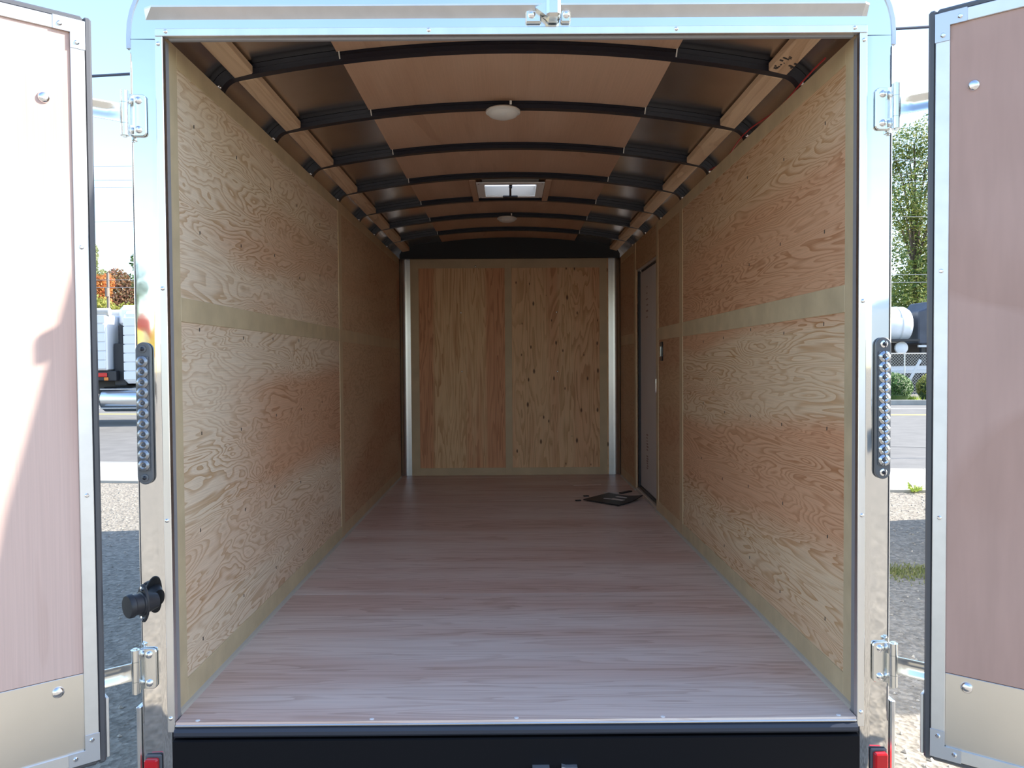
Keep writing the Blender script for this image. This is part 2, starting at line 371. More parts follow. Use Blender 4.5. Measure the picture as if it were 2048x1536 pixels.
# ---------------------------------------------------------------- mesh helpers
class MB:
    def __init__(s): s.v = []; s.f = []
    def add(s, vs, fs):
        b = len(s.v); s.v += [tuple(v) for v in vs]; s.f += [tuple(b + i for i in f) for f in fs]; return s
    def box(s, a, b):
        x0, y0, z0 = (min(a[i], b[i]) for i in range(3)); x1, y1, z1 = (max(a[i], b[i]) for i in range(3))
        return s.add([(x0, y0, z0), (x1, y0, z0), (x1, y1, z0), (x0, y1, z0), (x0, y0, z1), (x1, y0, z1), (x1, y1, z1), (x0, y1, z1)],
                     [(3, 2, 1, 0), (4, 5, 6, 7), (0, 1, 5, 4), (1, 2, 6, 5), (2, 3, 7, 6), (3, 0, 4, 7)])
    def obox(s, c, ax, h):
        c = Vector(c); A = [Vector(a).normalized() * k for a, k in zip(ax, h)]
        sg = [(-1, -1, -1), (1, -1, -1), (1, 1, -1), (-1, 1, -1), (-1, -1, 1), (1, -1, 1), (1, 1, 1), (-1, 1, 1)]
        vs = [c + A[0] * i + A[1] * j + A[2] * k for i, j, k in sg]
        fs = [(3, 2, 1, 0), (4, 5, 6, 7), (0, 1, 5, 4), (1, 2, 6, 5), (2, 3, 7, 6), (3, 0, 4, 7)]
        if A[0].cross(A[1]).dot(A[2]) < 0: fs = [f[::-1] for f in fs]
        return s.add(vs, fs)
    def bar(s, p, q, w, h, up=(0, 0, 1)):
        p, q = Vector(p), Vector(q); d = q - p; u = Vector(up)
        sd = d.cross(u).normalized(); u = sd.cross(d).normalized()
        return s.obox((p + q) / 2, (d, sd, u), (d.length / 2, w / 2, h / 2))
    def tube(s, pts, r, n=8, cap=True):
        pts = [Vector(p) for p in pts]; rs = r if isinstance(r, (list, tuple)) else [r] * len(pts)
        rings = []; ref = None
        for i, p in enumerate(pts):
            d = (pts[min(i + 1, len(pts) - 1)] - pts[max(i - 1, 0)]).normalized()
            if ref is None: ref = d.orthogonal().normalized()
            a = (ref - d * ref.dot(d)).normalized(); ref = a; b = d.cross(a)
            rings.append([p + (a * math.cos(2 * math.pi * k / n) + b * math.sin(2 * math.pi * k / n)) * rs[i] for k in range(n)])
        vs = [v for R_ in rings for v in R_]; fs = []
        for i in range(len(rings) - 1):
            for k in range(n):
                fs.append((i * n + k, i * n + (k + 1) % n, (i + 1) * n + (k + 1) % n, (i + 1) * n + k))
        if cap:
            fs.append(tuple(range(n))[::-1]); fs.append(tuple((len(rings) - 1) * n + k for k in range(n)))
        return s.add(vs, fs)
    def lathe(s, c, axis, prof, n=20):
        """prof: list of (distance along axis, radius)"""
        c = Vector(c); d = Vector(axis).normalized(); a = d.orthogonal().normalized(); b = d.cross(a)
        vs = []; fs = []
        for t, r in prof:
            r = max(r, 1e-4)
            vs += [c + d * t + (a * math.cos(2 * math.pi * k / n) + b * math.sin(2 * math.pi * k / n)) * r for k in range(n)]
        for i in range(len(prof) - 1):
            for k in range(n):
                fs.append((i * n + k, i * n + (k + 1) % n, (i + 1) * n + (k + 1) % n, (i + 1) * n + k))
        fs.append(tuple(range(n))[::-1]); fs.append(tuple((len(prof) - 1) * n + k for k in range(n)))
        return s.add(vs, fs)
    def prism(s, poly, o, ax, ay, az, h):
        """polygon (2D) in plane ax,ay at origin o, extruded along az by h"""
        o = Vector(o); ax, ay, az = Vector(ax), Vector(ay), Vector(az)
        n = len(poly)
        vs = [o + ax * x + ay * y for x, y in poly] + [o + ax * x + ay * y + az * h for x, y in poly]
        area = sum(poly[i][0] * poly[(i + 1) % n][1] - poly[(i + 1) % n][0] * poly[i][1] for i in range(n))
        fl = (area > 0) == (ax.cross(ay).dot(az) * h > 0)
        fs = [tuple(range(n))[::-1], tuple(range(n, 2 * n))] + [(i, (i + 1) % n, n + (i + 1) % n, n + i) for i in range(n)]
        if not fl: fs = [f[::-1] for f in fs]
        return s.add(vs, fs)
    def sweep(s, sections, closed=True):
        n = len(sections[0]); vs = [p for q in sections for p in q]; fs = []
        for i in range(len(sections) - 1):
            for k in range(n if closed else n - 1):
                fs.append((i * n + k, i * n + (k + 1) % n, (i + 1) * n + (k + 1) % n, (i + 1) * n + k))
        if closed:
            fs.append(tuple(range(n))[::-1]); fs.append(tuple((len(sections) - 1) * n + k for k in range(n)))
        return s.add(vs, fs)
    def build(s, name, mat, parent=None, smooth=False, bevel=0.0, fix=True):
        off = world_loc(parent) if parent else Vector((0, 0, 0))
        me = bpy.data.meshes.new(name)
        me.from_pydata([(v[0] - off.x, v[1] - off.y, v[2] - off.z) for v in s.v], [], s.f)
        if fix or bevel:
            bm = bmesh.new(); bm.from_mesh(me)
            if fix: bmesh.ops.recalc_face_normals(bm, faces=bm.faces)
            if bevel:
                ed = [e for e in bm.edges if len(e.link_faces) == 2 and e.calc_face_angle(0) > 0.5]
                bmesh.ops.bevel(bm, geom=ed, offset=bevel, segments=1, affect='EDGES', clamp_overlap=True)
            bm.to_mesh(me); bm.free()
        me.materials.append(M[mat] if isinstance(mat, str) else mat)
        if smooth:
            me.polygons.foreach_set('use_smooth', [True] * len(me.polygons))
            if hasattr(me, 'set_sharp_from_angle'): me.set_sharp_from_angle(angle=math.radians(38))
        o = bpy.data.objects.new(name, me); COL.objects.link(o)
        if parent: o.parent = parent
        return o

def world_loc(o):
    v = Vector((0, 0, 0))
    while o is not None:
        v += o.location; o = o.parent
    return v

def tag(o, label, cat, group=None, kind=None):
    o['label'] = label; o['category'] = cat
    if group: o['group'] = group
    if kind: o['kind'] = kind
    return o

def thing(name, loc, label, cat, group=None, kind=None):
    o = bpy.data.objects.new(name, None); COL.objects.link(o)
    o.location = loc; o.empty_display_size = 0.1
    return tag(o, label, cat, group, kind)

def B(a, b, name, mat, parent=None, bevel=0.0):
    return MB().box(a, b).build(name, mat, parent, bevel=bevel)

_shared = {}
def stamp(key, maker, loc, name, mat, parent, rot=None):
    """alike small pieces share one mesh; maker builds it about the origin"""
    if key not in _shared:
        o = maker().build(name, mat, None, smooth=True)
        _shared[key] = o.data; bpy.data.objects.remove(o)
    o = bpy.data.objects.new(name, _shared[key]); COL.objects.link(o)
    if parent: o.parent = parent
    o.location = Vector(loc) - (world_loc(parent) if parent else Vector((0, 0, 0)))
    if rot: o.rotation_euler = rot
    return o

def dome(r, h, n=10):      # rivet or bolt head, facing -Y
    return lambda: MB().lathe((0, 0, 0), (0, -1, 0), [(-0.002, r), (h * .35, r), (h * .75, r * .75), (h, r * .35)], n)

GZ = -0.45   # ground level; the trailer floor is z = 0

# ================================================================ TRAILER SHELL
HW = 1.025          # inner face of side walls
LEN = 5.116         # front wall face
WT = 2.025          # wall top
BOWS = [0.54, 1.20, 1.86, 2.52, 3.20, 3.83, 4.47]

def arch(x): return 2.220 - x * x / 10.4

# ---- floor
floor = MB().box((-1.09, 0.0, -0.15), (1.09, 5.17, -0.02)).build('floor', 'bow')
tag(floor, 'bare pinkish plywood floor of the enclosed cargo trailer', 'floor', kind='structure')
ys = [0.012, 1.27, 2.49, 3.71, 4.93, 5.115]
for a, b in zip(ys, ys[1:]):
    if a < .1:
        MB().prism([(-1.008, -.024), (1.008, -.024), (1.008, .028), (HW - .001, .028), (HW - .001, b - .0008), (-HW + .001, b - .0008), (-HW + .001, .028), (-1.008, .028)], (0, 0, -.018), (1, 0, 0), (0, 1, 0), (0, 0, 1), .018).build('plywood_sheet', 'ply_floor', floor)
        continue
    B((-HW + 0.001, a + 0.0012, -0.018), (HW - 0.001, b - 0.0008, 0.0), 'plywood_sheet', 'ply_floor', floor, 0.0003)
B((-1.008, -0.029, -0.0135), (1.008, -.0245, -0.007), 'edge_strip', 'zinc', floor, 0.002)
for x in (-0.947, -0.43, 0.0, 0.436, 0.96):
    stamp('fscrew', lambda: MB().lathe((0, 0, -0.001), (0, 0, 1), [(0, .007), (.002, .007), (.003, .004)], 8), (x, -.012, 0.0), 'screw', 'screw_glint', floor)

# ---- side walls
def side_wall(sg, name, label):
    X = lambda x: sg * x
    mb = MB()
    if sg < 0:
        mb.box((X(1.09), 0.055, -0.2), (X(1.105), 5.18, 1.99))
    else:   # opening for the side door
        mb.box((X(1.09), 0.055, -0.2), (X(1.105), 3.255, 1.99)); mb.box((X(1.09), 4.165, -0.2), (X(1.105), 5.18, 1.99))
        mb.box((X(1.09), 3.255, 1.80), (X(1.105), 4.165, 1.99)); mb.box((X(1.09), 3.255, -0.2), (X(1.105), 4.165, 0.02))
    w = mb.build(name, 'trailer_white')
    tag(w, label, 'wall', kind='structure')
    def sheet(y0, y1, z0, z1, mat):
        return B((X(HW), y0, z0), (X(HW + 0.012), y1, z1), 'plywood_sheet', mat, w, 0.001)
    def batten(y0, y1, z0, z1, mat='batten', t=0.003):
        return B((X(HW - t), y0, z0), (X(HW + 0.002), y1, z1), 'batten', mat, w, 0.0012)
    if sg < 0:
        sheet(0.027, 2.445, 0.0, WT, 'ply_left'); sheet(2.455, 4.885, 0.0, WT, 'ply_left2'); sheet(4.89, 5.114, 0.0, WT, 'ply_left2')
        joints = [(2.405, 2.49)]
        spans = [(0.105, 2.405, 'batten'), (2.49, 5.0, 'batten2')]
        zm = (1.19, 1.265)
    else:
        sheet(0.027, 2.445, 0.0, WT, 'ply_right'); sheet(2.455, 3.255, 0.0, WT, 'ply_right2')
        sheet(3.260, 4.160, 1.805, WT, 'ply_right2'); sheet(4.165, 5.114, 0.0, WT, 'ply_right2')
        joints = [(2.405, 2.49), (3.185, 3.255), (4.165, 4.245)]
        spans = [(0.105, 2.405, 'batten'), (2.49, 3.185, 'batten2'), (4.245, 5.0, 'batten2')]
        zm = (1.205, 1.29)
    batten(0.027, 0.105, 0.0, WT)
    for y0, y1 in joints: batten(y0, y1, 0.0, WT, 'batten2', 0.004)
    for y0, y1, m_ in spans:
        batten(y0, y1, 0.0, 0.082, m_); batten(y0, y1, zm[0], zm[1], m_); batten(y0, y1, 1.962, WT, m_)
    # light quarter-round bead at the floor
    for y0, y1 in ([(0.03, 5.0)] if sg < 0 else [(0.027, 3.255), (4.165, 5.0)]):
        MB().prism([(0, 0), (0.012, 0), (0.008, 0.008), (0, 0.012)], (X(HW - .003), y0, 0.0), (-sg, 0, 0), (0, 0, 1), (0, 1, 0), y1 - y0).build('floor_bead', 'bead', w)
    # screws and staple heads that hold the sheets
    for k in range(30):
        y = 0.25 + 0.42 * (k % 5) + rnd.uniform(-.03, .03); z = 0.18 + 0.33 * (k // 5) + rnd.uniform(-.03, .03)
        MB().obox((X(HW - .0006), y, z), ((0, 1, rnd.uniform(-.6, .6)), (0, 0, 1), (1, 0, 0)), (.0022, .0055, .0008)).build('staple', 'ink', w)
    return w
wall_left = side_wall(-1, 'wall_left', 'left trailer wall of pale swirling fir plywood with plain battens')
wall_right = side_wall(1, 'wall_right', 'right trailer wall of reddish striped fir plywood holding the side door')
# small black strike plate beside the side door
kp = MB().box((HW - .006, 3.02, 1.06), (HW + .002, 3.10, 1.19)).build('strike_plate', 'bow', wall_right, bevel=0.004)
MB().box((HW - .018, 3.05, 1.09), (HW - .006, 3.08, 1.16)).build('latch_tongue', 'zinc', kp, bevel=0.003)

# ---- front wall (seen at the back of the picture)
wall_back = B((-1.09, 5.165, -0.2), (1.09, 5.18, 2.12), 'wall_back', 'trailer_white')
tag(wall_back, 'end wall of two upright plywood sheets framed by battens and metal corners', 'wall', kind='structure')
B((-1.0, LEN, 0), (-0.018, LEN + .012, 2.026), 'plywood_sheet', 'ply_back', wall_back, .001)
B((-0.016, LEN, 0), (1.0, LEN + .012, 2.026), 'plywood_sheet', 'ply_knot', wall_back, .001)
for x0, x1 in ((-0.05, 0.015), (-0.93, -0.852), (0.835, 0.905)):
    B((x0, LEN - .004, 0.0), (x1, LEN + .001, 2.023), 'batten', 'batten2', wall_back, .001)
for z0, z1 in ((0.0, 0.07), (1.938, 2.023)):
    for x0, x1 in ((-0.852, -0.05), (0.015, 0.835)):
        B((x0, LEN - .003, z0), (x1, LEN + .001, z1), 'batten', 'batten2', wall_back, .001)
for x, z in ((-0.46, 1.525), (0.435, 1.525), (-0.455, 0.975), (0.44, 0.97), (-0.32, 1.955)):
    stamp('wscrew', dome(.009, .006), (x, LEN - .001, z), 'screw', 'bolt', wall_back)
for sg in (-1, 1):      # curved metal corner liners
    pts = []
    for k in range(9):
        a = math.pi / 2 * k / 8
        pts.append((sg * (HW - 0.062 + 0.064 * math.cos(a)), LEN - 0.075 + 0.071 * math.sin(a)))
    pts = [(sg * (HW + .002), LEN - .115)] + pts + [(sg * (HW - .070), LEN - .0035)] + [(sg * (HW - .106), LEN - .001)]
    sec = [[Vector((x, y, 0.001)) for x, y in pts], [Vector((x, y, 2.022)) for x, y in pts]]
    MB().sweep(sec, False).build('corner_liner', 'galv', wall_back, smooth=True, fix=False)
# black arched board above the end wall
poly = [(-1.02, 2.024), (1.02, 2.024), (1.02, 2.06)] + [(0.98 - 1.96 * k / 20, arch(0.98 - 1.96 * k / 20) - 0.002) for k in range(21)] + [(-1.02, 2.06)]
MB().prism(poly, (0, 5.06, 0), (1, 0, 0), (0, 0, 1), (0, 1, 0), 0.10).build('arched_board', 'black', wall_back)

# ---- ceiling: metal skin, steel bows, plywood panels, wood strips
def skin_pts(off=0.0, n=22):
    p = []
    xe = 0.995
    for k in range(n + 1):
        x = -xe + 2 * xe * k / n
        nrm = Vector((x / 5.2, 1.0)).normalized()
        p.append(Vector((x, arch(x))) - nrm * off)
    a0 = math.atan2(1.0, xe / 5.2)
    cr = 0.11
    nrm = Vector((xe / 5.2, 1.0)).normalized()
    cc = Vector((xe, arch(xe))) - nrm * cr
    right = []
    for k in range(1, 9):
        a = a0 * (1 - k / 8)
        right.append(cc + Vector((math.cos(a), math.sin(a))) * (cr - off))
    right.append(Vector((right[-1].x, 2.012)))
    left = [Vector((-q.x, q.y)) for q in right][::-1]
    return left + p + right
VX, VY0, VY1 = 0.18, 2.70, 3.06   # hole half width and ends; its centre line is x = 0.003     # roof vent hole
def skin_mesh(off):
    P = skin_pts(off)
    P = [q for q in P if abs(abs(q.x) - 0.18) > 0.03 or q.y < 2.1]
    for x in (-0.177, 0.183):
        P.append(Vector((x, arch(x) - off)))
    P = sorted([q for q in P if abs(q.x) < 0.98], key=lambda q: q.x)
    full = skin_pts(off)
    L_ = [q for q in full if q.x <= -0.98]; R_ = [q for q in full if q.x >= 0.98]
    P = L_ + P + R_
    Y = [0.0, VY0, VY1, 5.17]
    vs = [(q.x, y, q.y) for y in Y for q in P]; n = len(P); fs = []
    for j in range(3):
        for i in range(n - 1):
            mid = (P[i].x + P[i + 1].x) / 2
            if j == 1 and -0.177 < mid < 0.183: continue
            fs.append((j * n + i, j * n + i + 1, (j + 1) * n + i + 1, (j + 1) * n + i))
    return vs, fs
mb = MB(); v1, f1 = skin_mesh(0.0); mb.add(v1, f1)
ceiling = mb.build('ceiling', 'skin', smooth=True, fix=False)
tag(ceiling, 'arched trailer roof of grey metal skin on black steel bows with plywood centre', 'ceiling', kind='structure')
mb = MB(); v1, f1 = skin_mesh(-0.02); mb.add(v1, f1)
mb.build('roof_sheet', 'trailer_white', ceiling, smooth=True, fix=False)

def bow(y):
    prof = [(0.0, 0.001), (0.0, 0.018), (-0.006, 0.021), (-0.006, 0.040), (0.033, 0.040), (0.033, 0.001)]  # (dy, depth)
    rows = []
    lists = [skin_pts(d) for _, d in prof]
    for i in range(len(lists[0])):
        rows.append([Vector((lists[k][i].x, y + prof[k][0], lists[k][i].y)) for k in range(len(prof))])
    return MB().sweep(rows).build('roof_bow', 'bow', ceiling, smooth=True)
for y in BOWS:
    b_ = bow(y)
    for sg in (-1, 1):
        stamp('bscrew', dome(.008, .007), (sg * 1.045, y - .007, 2.05), 'screw', 'bolt', b_)
        MB().obox((sg * 0.605 - .01, y - .0075, arch(.605) - .020), ((1, 0, -sg * .13), (0, 1, 0), (sg * .13, 0, 1)), (.0022, .001, .016)).build('clip', 'white_plastic', b_)
edges = [0.0] + BOWS + [5.06]
lamp = {}
for i in range(len(edges) - 1):
    y0 = edges[i] + (0.036 if i else 0.05); y1 = edges[i + 1] - 0.003
    vs, n = [], 12
    mb = MB()
    def ceil_patch(x0, x1, ya, yb):
        rows = []
        for k in range(n + 1):
            x = x0 + (x1 - x0) * k / n
            z = arch(x)
            rows.append([Vector((x, ya, z - .007)), Vector((x, yb, z - .007)), Vector((x, yb, z - .001)), Vector((x, ya, z - .001))])
        mb.sweep(rows)
    if i == 4:
        ceil_patch(-.625, -.182, y0, y1); ceil_patch(.188, .60, y0, y1); ceil_patch(-.182, .188, y0, VY0 - .005); ceil_patch(-.182, .188, VY1 + .005, y1)
    else:
        ceil_patch(-.625, .60, y0, y1)
    mb.build('ceiling_panel', 'lauan_roof', ceiling, smooth=True)
    for sg in (-1, 1):      # lumber strips between the bows along both roof corners
        xa, xb = 0.925, 0.991
        za, zb = arch(xa) - .0405, arch(xb) - .0440
        poly = [(sg * xa, za), (sg * xb, zb), (sg * xb, zb + .028), (sg * xa, za + .030)]
        st = MB().prism(poly, (0, y0 - .0, 0), (1, 0, 0), (0, 0, 1), (0, 1, 0), y1 - y0 - .004).build('wood_strip', 'lumber', ceiling, bevel=.003)
        if sg > 0 and i == 0:
            for k in range(16):     # blurred ink stamp near the end of this strip
                x = rnd.uniform(.930, .985); y = y1 - rnd.uniform(.02, .16)
                z = za + (zb - za) * (x - xa) / (xb - xa) - .0006
                MB().obox((x, y, z), ((1, .3, -.25), (0, 1, 0), (.25, 0, 1)), (rnd.uniform(.002, .007), rnd.uniform(.002, .006), .0006)).build('ink_mark', 'ink', st)
# red wire along the right roof corner
pts = []
for k in range(30):
    y = 0.30 + 1.5 * k / 29
    pts.append((1.035 + .006 * math.sin(9 * y), y, 2.045 + 0.012 * math.sin(7 * y)))
MB().tube(pts, 0.003, 5).build('roof_wire', 'wire_red', ceiling, smooth=True)

# ---- side door (door_3) in the right wall
d3 = thing('door_3', (1.06, 3.71, 0.03), 'narrow white side door recessed in the right wall near the end', 'door', kind='structure')
B((1.058, 3.28, 0.045), (1.085, 4.14, 1.775), 'door_leaf', 'door_white', d3, .004)
for a, b in (((1.03, 3.255, 0.0), (1.09, 3.268, 1.80)), ((1.046, 4.153, 0.0), (1.09, 4.159, 1.80)), ((1.03, 3.268, 1.788), (1.09, 4.153, 1.80))):
    B(a, b, 'jamb', 'alu_strip', d3, .002)
for a, b in (((1.05, 3.268, 0.03), (1.075, 3.279, 1.79)), ((1.04, 4.137, 0.03), (1.075, 4.152, 1.79)), ((1.05, 3.279, 1.776), (1.075, 4.141, 1.788)), ((1.045, 3.279, 0.028), (1.075, 4.141, 0.044))):
    B(a, b, 'gasket', 'rubber', d3, .002)
B((1.02, 3.255, 0.0), (1.09, 4.165, 0.026), 'threshold', 'alu_strip', d3, .004)
hd = B((1.048, 3.29, 0.80), (1.058, 3.33, 0.96), 'handle_plate', 'bow', d3, .003)
MB().tube([(1.048, 3.31, .83), (1.03, 3.31, .84), (1.03, 3.31, .93), (1.048, 3.31, .94)], .007, 8).build('handle', 'zinc', hd, smooth=True)
for z0, z1, yc in ((0.36, 0.50, 3.835), (0.22, 0.33, 3.835), (1.38, 1.66, 3.835)):
    for k in range(6):
        zz = z0 + (z1 - z0) * (k + .5) / 6
        B((1.0572, yc - rnd.uniform(.02, .05), zz - .008), (1.0585, yc + rnd.uniform(.01, .05), zz + rnd.uniform(0, .006)), 'printed_mark', 'smudge', d3)
for y in (4.095,):
    MB().tube([(1.055, y, 1.79), (1.04, y - .02, 1.81), (1.05, y - .05, 1.77)], .004, 5).build('cable_tie', 'white_plastic', d3)

# ================================================================ REAR FRAME
FX, FZT, FZB = 1.010, 2.007, -0.012
# header panel with rounded upper corners
def rounded_top(r, xe, zt, n=10, crown=0.0):
    p = []
    for sg in (1, -1):
        q = []
        for k in range(n + 1):
            a = math.pi / 2 * k / n
            q.append((sg * (xe - r + r * math.cos(a)), zt - r + r * math.sin(a)))
        p += q if sg > 0 else q[::-1]
    return p
head = thing('trim_1', (0, 0, FZT), 'bright aluminium header above the rear opening with rounded corners', 'header', kind='structure')
arcp = rounded_top(.228, 1.110, 2.242)
poly = [(-1.110, 2.004), (-FX - .02, 2.004), (-FX - .02, FZT + .018), (FX + .02, FZT + .018), (FX + .02, 2.004), (1.110, 2.004)] + arcp
MB().prism(poly, (0, -0.012, 0), (1, 0, 0), (0, 0, 1), (0, 1, 0), 0.04).build('header_panel', 'alu_head', head)
# edging lip that runs round the roof corners
rows = []
for x, z in [(1.110, 1.976)] + arcp + [(-1.110, 1.976)]:
    c = Vector((x, z)); cc = Vector((max(-.882, min(.882, x)), min(z, 2.02)))
    nn = (c - cc).normalized() if (c - cc).length > 1e-6 else Vector((0, 1))
    if z < 2.02: nn = Vector((1 if x > 0 else -1, 0))
    rows.append([Vector((c.x + nn.x * o, yy, c.y + nn.y * o)) for o, yy in ((-.003, -.016), (.008, -.016), (.008, .012), (-.003, .012))])
MB().sweep(rows).build('edge_lip', 'bracket', head, smooth=True)
# drip rail: a slanted channel above the trim
rl = [(0.0, 2.058), (-0.026, 2.084), (-0.026, 2.089), (0.0, 2.093)]
rows = [[Vector((x, -0.012 + d * k, z)) for d, z in rl] for x, k in ((-1.062, .35), (-1.035, 1.0), (1.02, 1.0), (1.035, .6))]
MB().sweep(rows).build('drip_rail', 'alu_strip', head)
# centre hook bracket
kb = MB().box((0.099, -0.070, 2.041), (0.139, -0.012, 2.108)).build('hook_block', 'zinc', head, bevel=.008)
for x0, x1, xb in ((0.040, 0.086, .058), (0.142, 0.171, .158)):
    pl = B((x0, -0.026, 2.040), (x1, -0.012, 2.079), 'bracket_plate', 'zinc', head, .004)
    stamp('hbolt', dome(.011, .008, 14), (xb, -.026, 2.062), 'bolt', 'bolt', pl)
MB().prism([(0, 0), (.04, .02), (.04, -.03)], (0.068, -.045, 2.075), (1, 0, 0), (0, 0, 1), (0, 1, 0), .03).build('gusset', 'zinc', head)
# flat trim strips round the opening
tr = thing('trim_2', (0, 0, FZB), 'flat aluminium strips riveted around the rear opening', 'trim', kind='structure')
B((-FX - .022, -.024, FZT), (FX + .022, -.002, FZT + .022), 'trim_strip', 'alu', tr, .0015)
for sg in (-1, 1):
    B((sg * FX, -.024, FZB - .018), (sg * (FX + .022), -.002, FZT - .0005), 'trim_strip', 'alu', tr, .0015)
    B((sg * (FX + .002), -.004, FZB), (sg * (FX + .016), .0268, FZT), 'jamb_seal', 'seal', tr, .003)
    for z in ((1.985, 1.28, .60, .012) if sg < 0 else (1.985, 1.23, .60, .014)):
        stamp('rivet', dome(.0062, .005), (sg * (FX + .012), -.024, z), 'rivet', 'bolt', tr)
B((-FX + .008, -.004, FZT - .004), (FX - .008, .014, FZT + .004), 'jamb_seal', 'seal', tr, .003)
for x in (-1.0, -.24, .477, .995):
    stamp('rivet', dome(.0062, .005), (x, -.024, FZT + .013), 'rivet', 'bolt', tr)

# polished corner posts
def post(sg, name, label):
    o = thing(name, (sg * 1.08, 0, GZ), label, 'corner post', kind='structure')
    r = .004; xo = 1.112
    prof = [(1.027, .05), (1.027, -.004), (1.041, -.0088), (1.055, -.0095), (1.075, -.0105), (1.095, -.0114), (1.103, -.0118)] + [(xo - r + r * math.sin(a), -.012 + r - r * math.cos(a)) for a in [math.pi / 2 * k / 8 for k in range(9)]] + [(xo, .018), (1.107, .018), (1.107, .05)]
    rows = [[Vector((sg * x, y, z)) for x, y in prof] for z in (-.30, 2.003)]
    MB().sweep(rows).build('post_cover', 'mirror', o, smooth=True)
    # vertical edge guard at the foot
    B((sg * 1.113, -.02, -.30), (sg * 1.127, .06, .045), 'edge_guard', 'alu', o, .003)
    return o
post_l = post(-1, 'trim_3', 'polished stainless corner post left of the opening')
post_r = post(1, 'trim_4', 'polished stainless corner post right of the opening')

# sill and bumper beam
sill = thing('trim_5', (0, 0, -.2), 'black steel sill beam under the rear opening', 'sill', kind='structure')
MB().prism([(-.002, -.0185), (-.024, -.0145), (-.034, -.0165), (-.040, -.024), (-.040, -.034), (-.032, -.042), (-.002, -.042)], (-1.008, 0, 0), (0, 1, 0), (0, 0, 1), (1, 0, 0), 2.016).build('sill_lip', 'sill', sill, smooth=False)
B((-1.018, -.030, -.40), (1.018, .03, -.052), 'beam', 'beam_black', sill, .004)
for x0, x1, cut in ((.046, .096, 0), (.132, .178, 1)):
    poly = [(x0, -.18), (x1, -.18), (x1, -.133), (x0 + (.012 if cut else 0), -.133), (x0, -.130 if cut else -.133)]
    if not cut: poly = poly[:-1]
    MB().prism(poly, (0, -.050, 0), (1, 0, 0), (0, 0, 1), (0, 1, 0), .021).build('lock_keeper', 'bracket', sill)

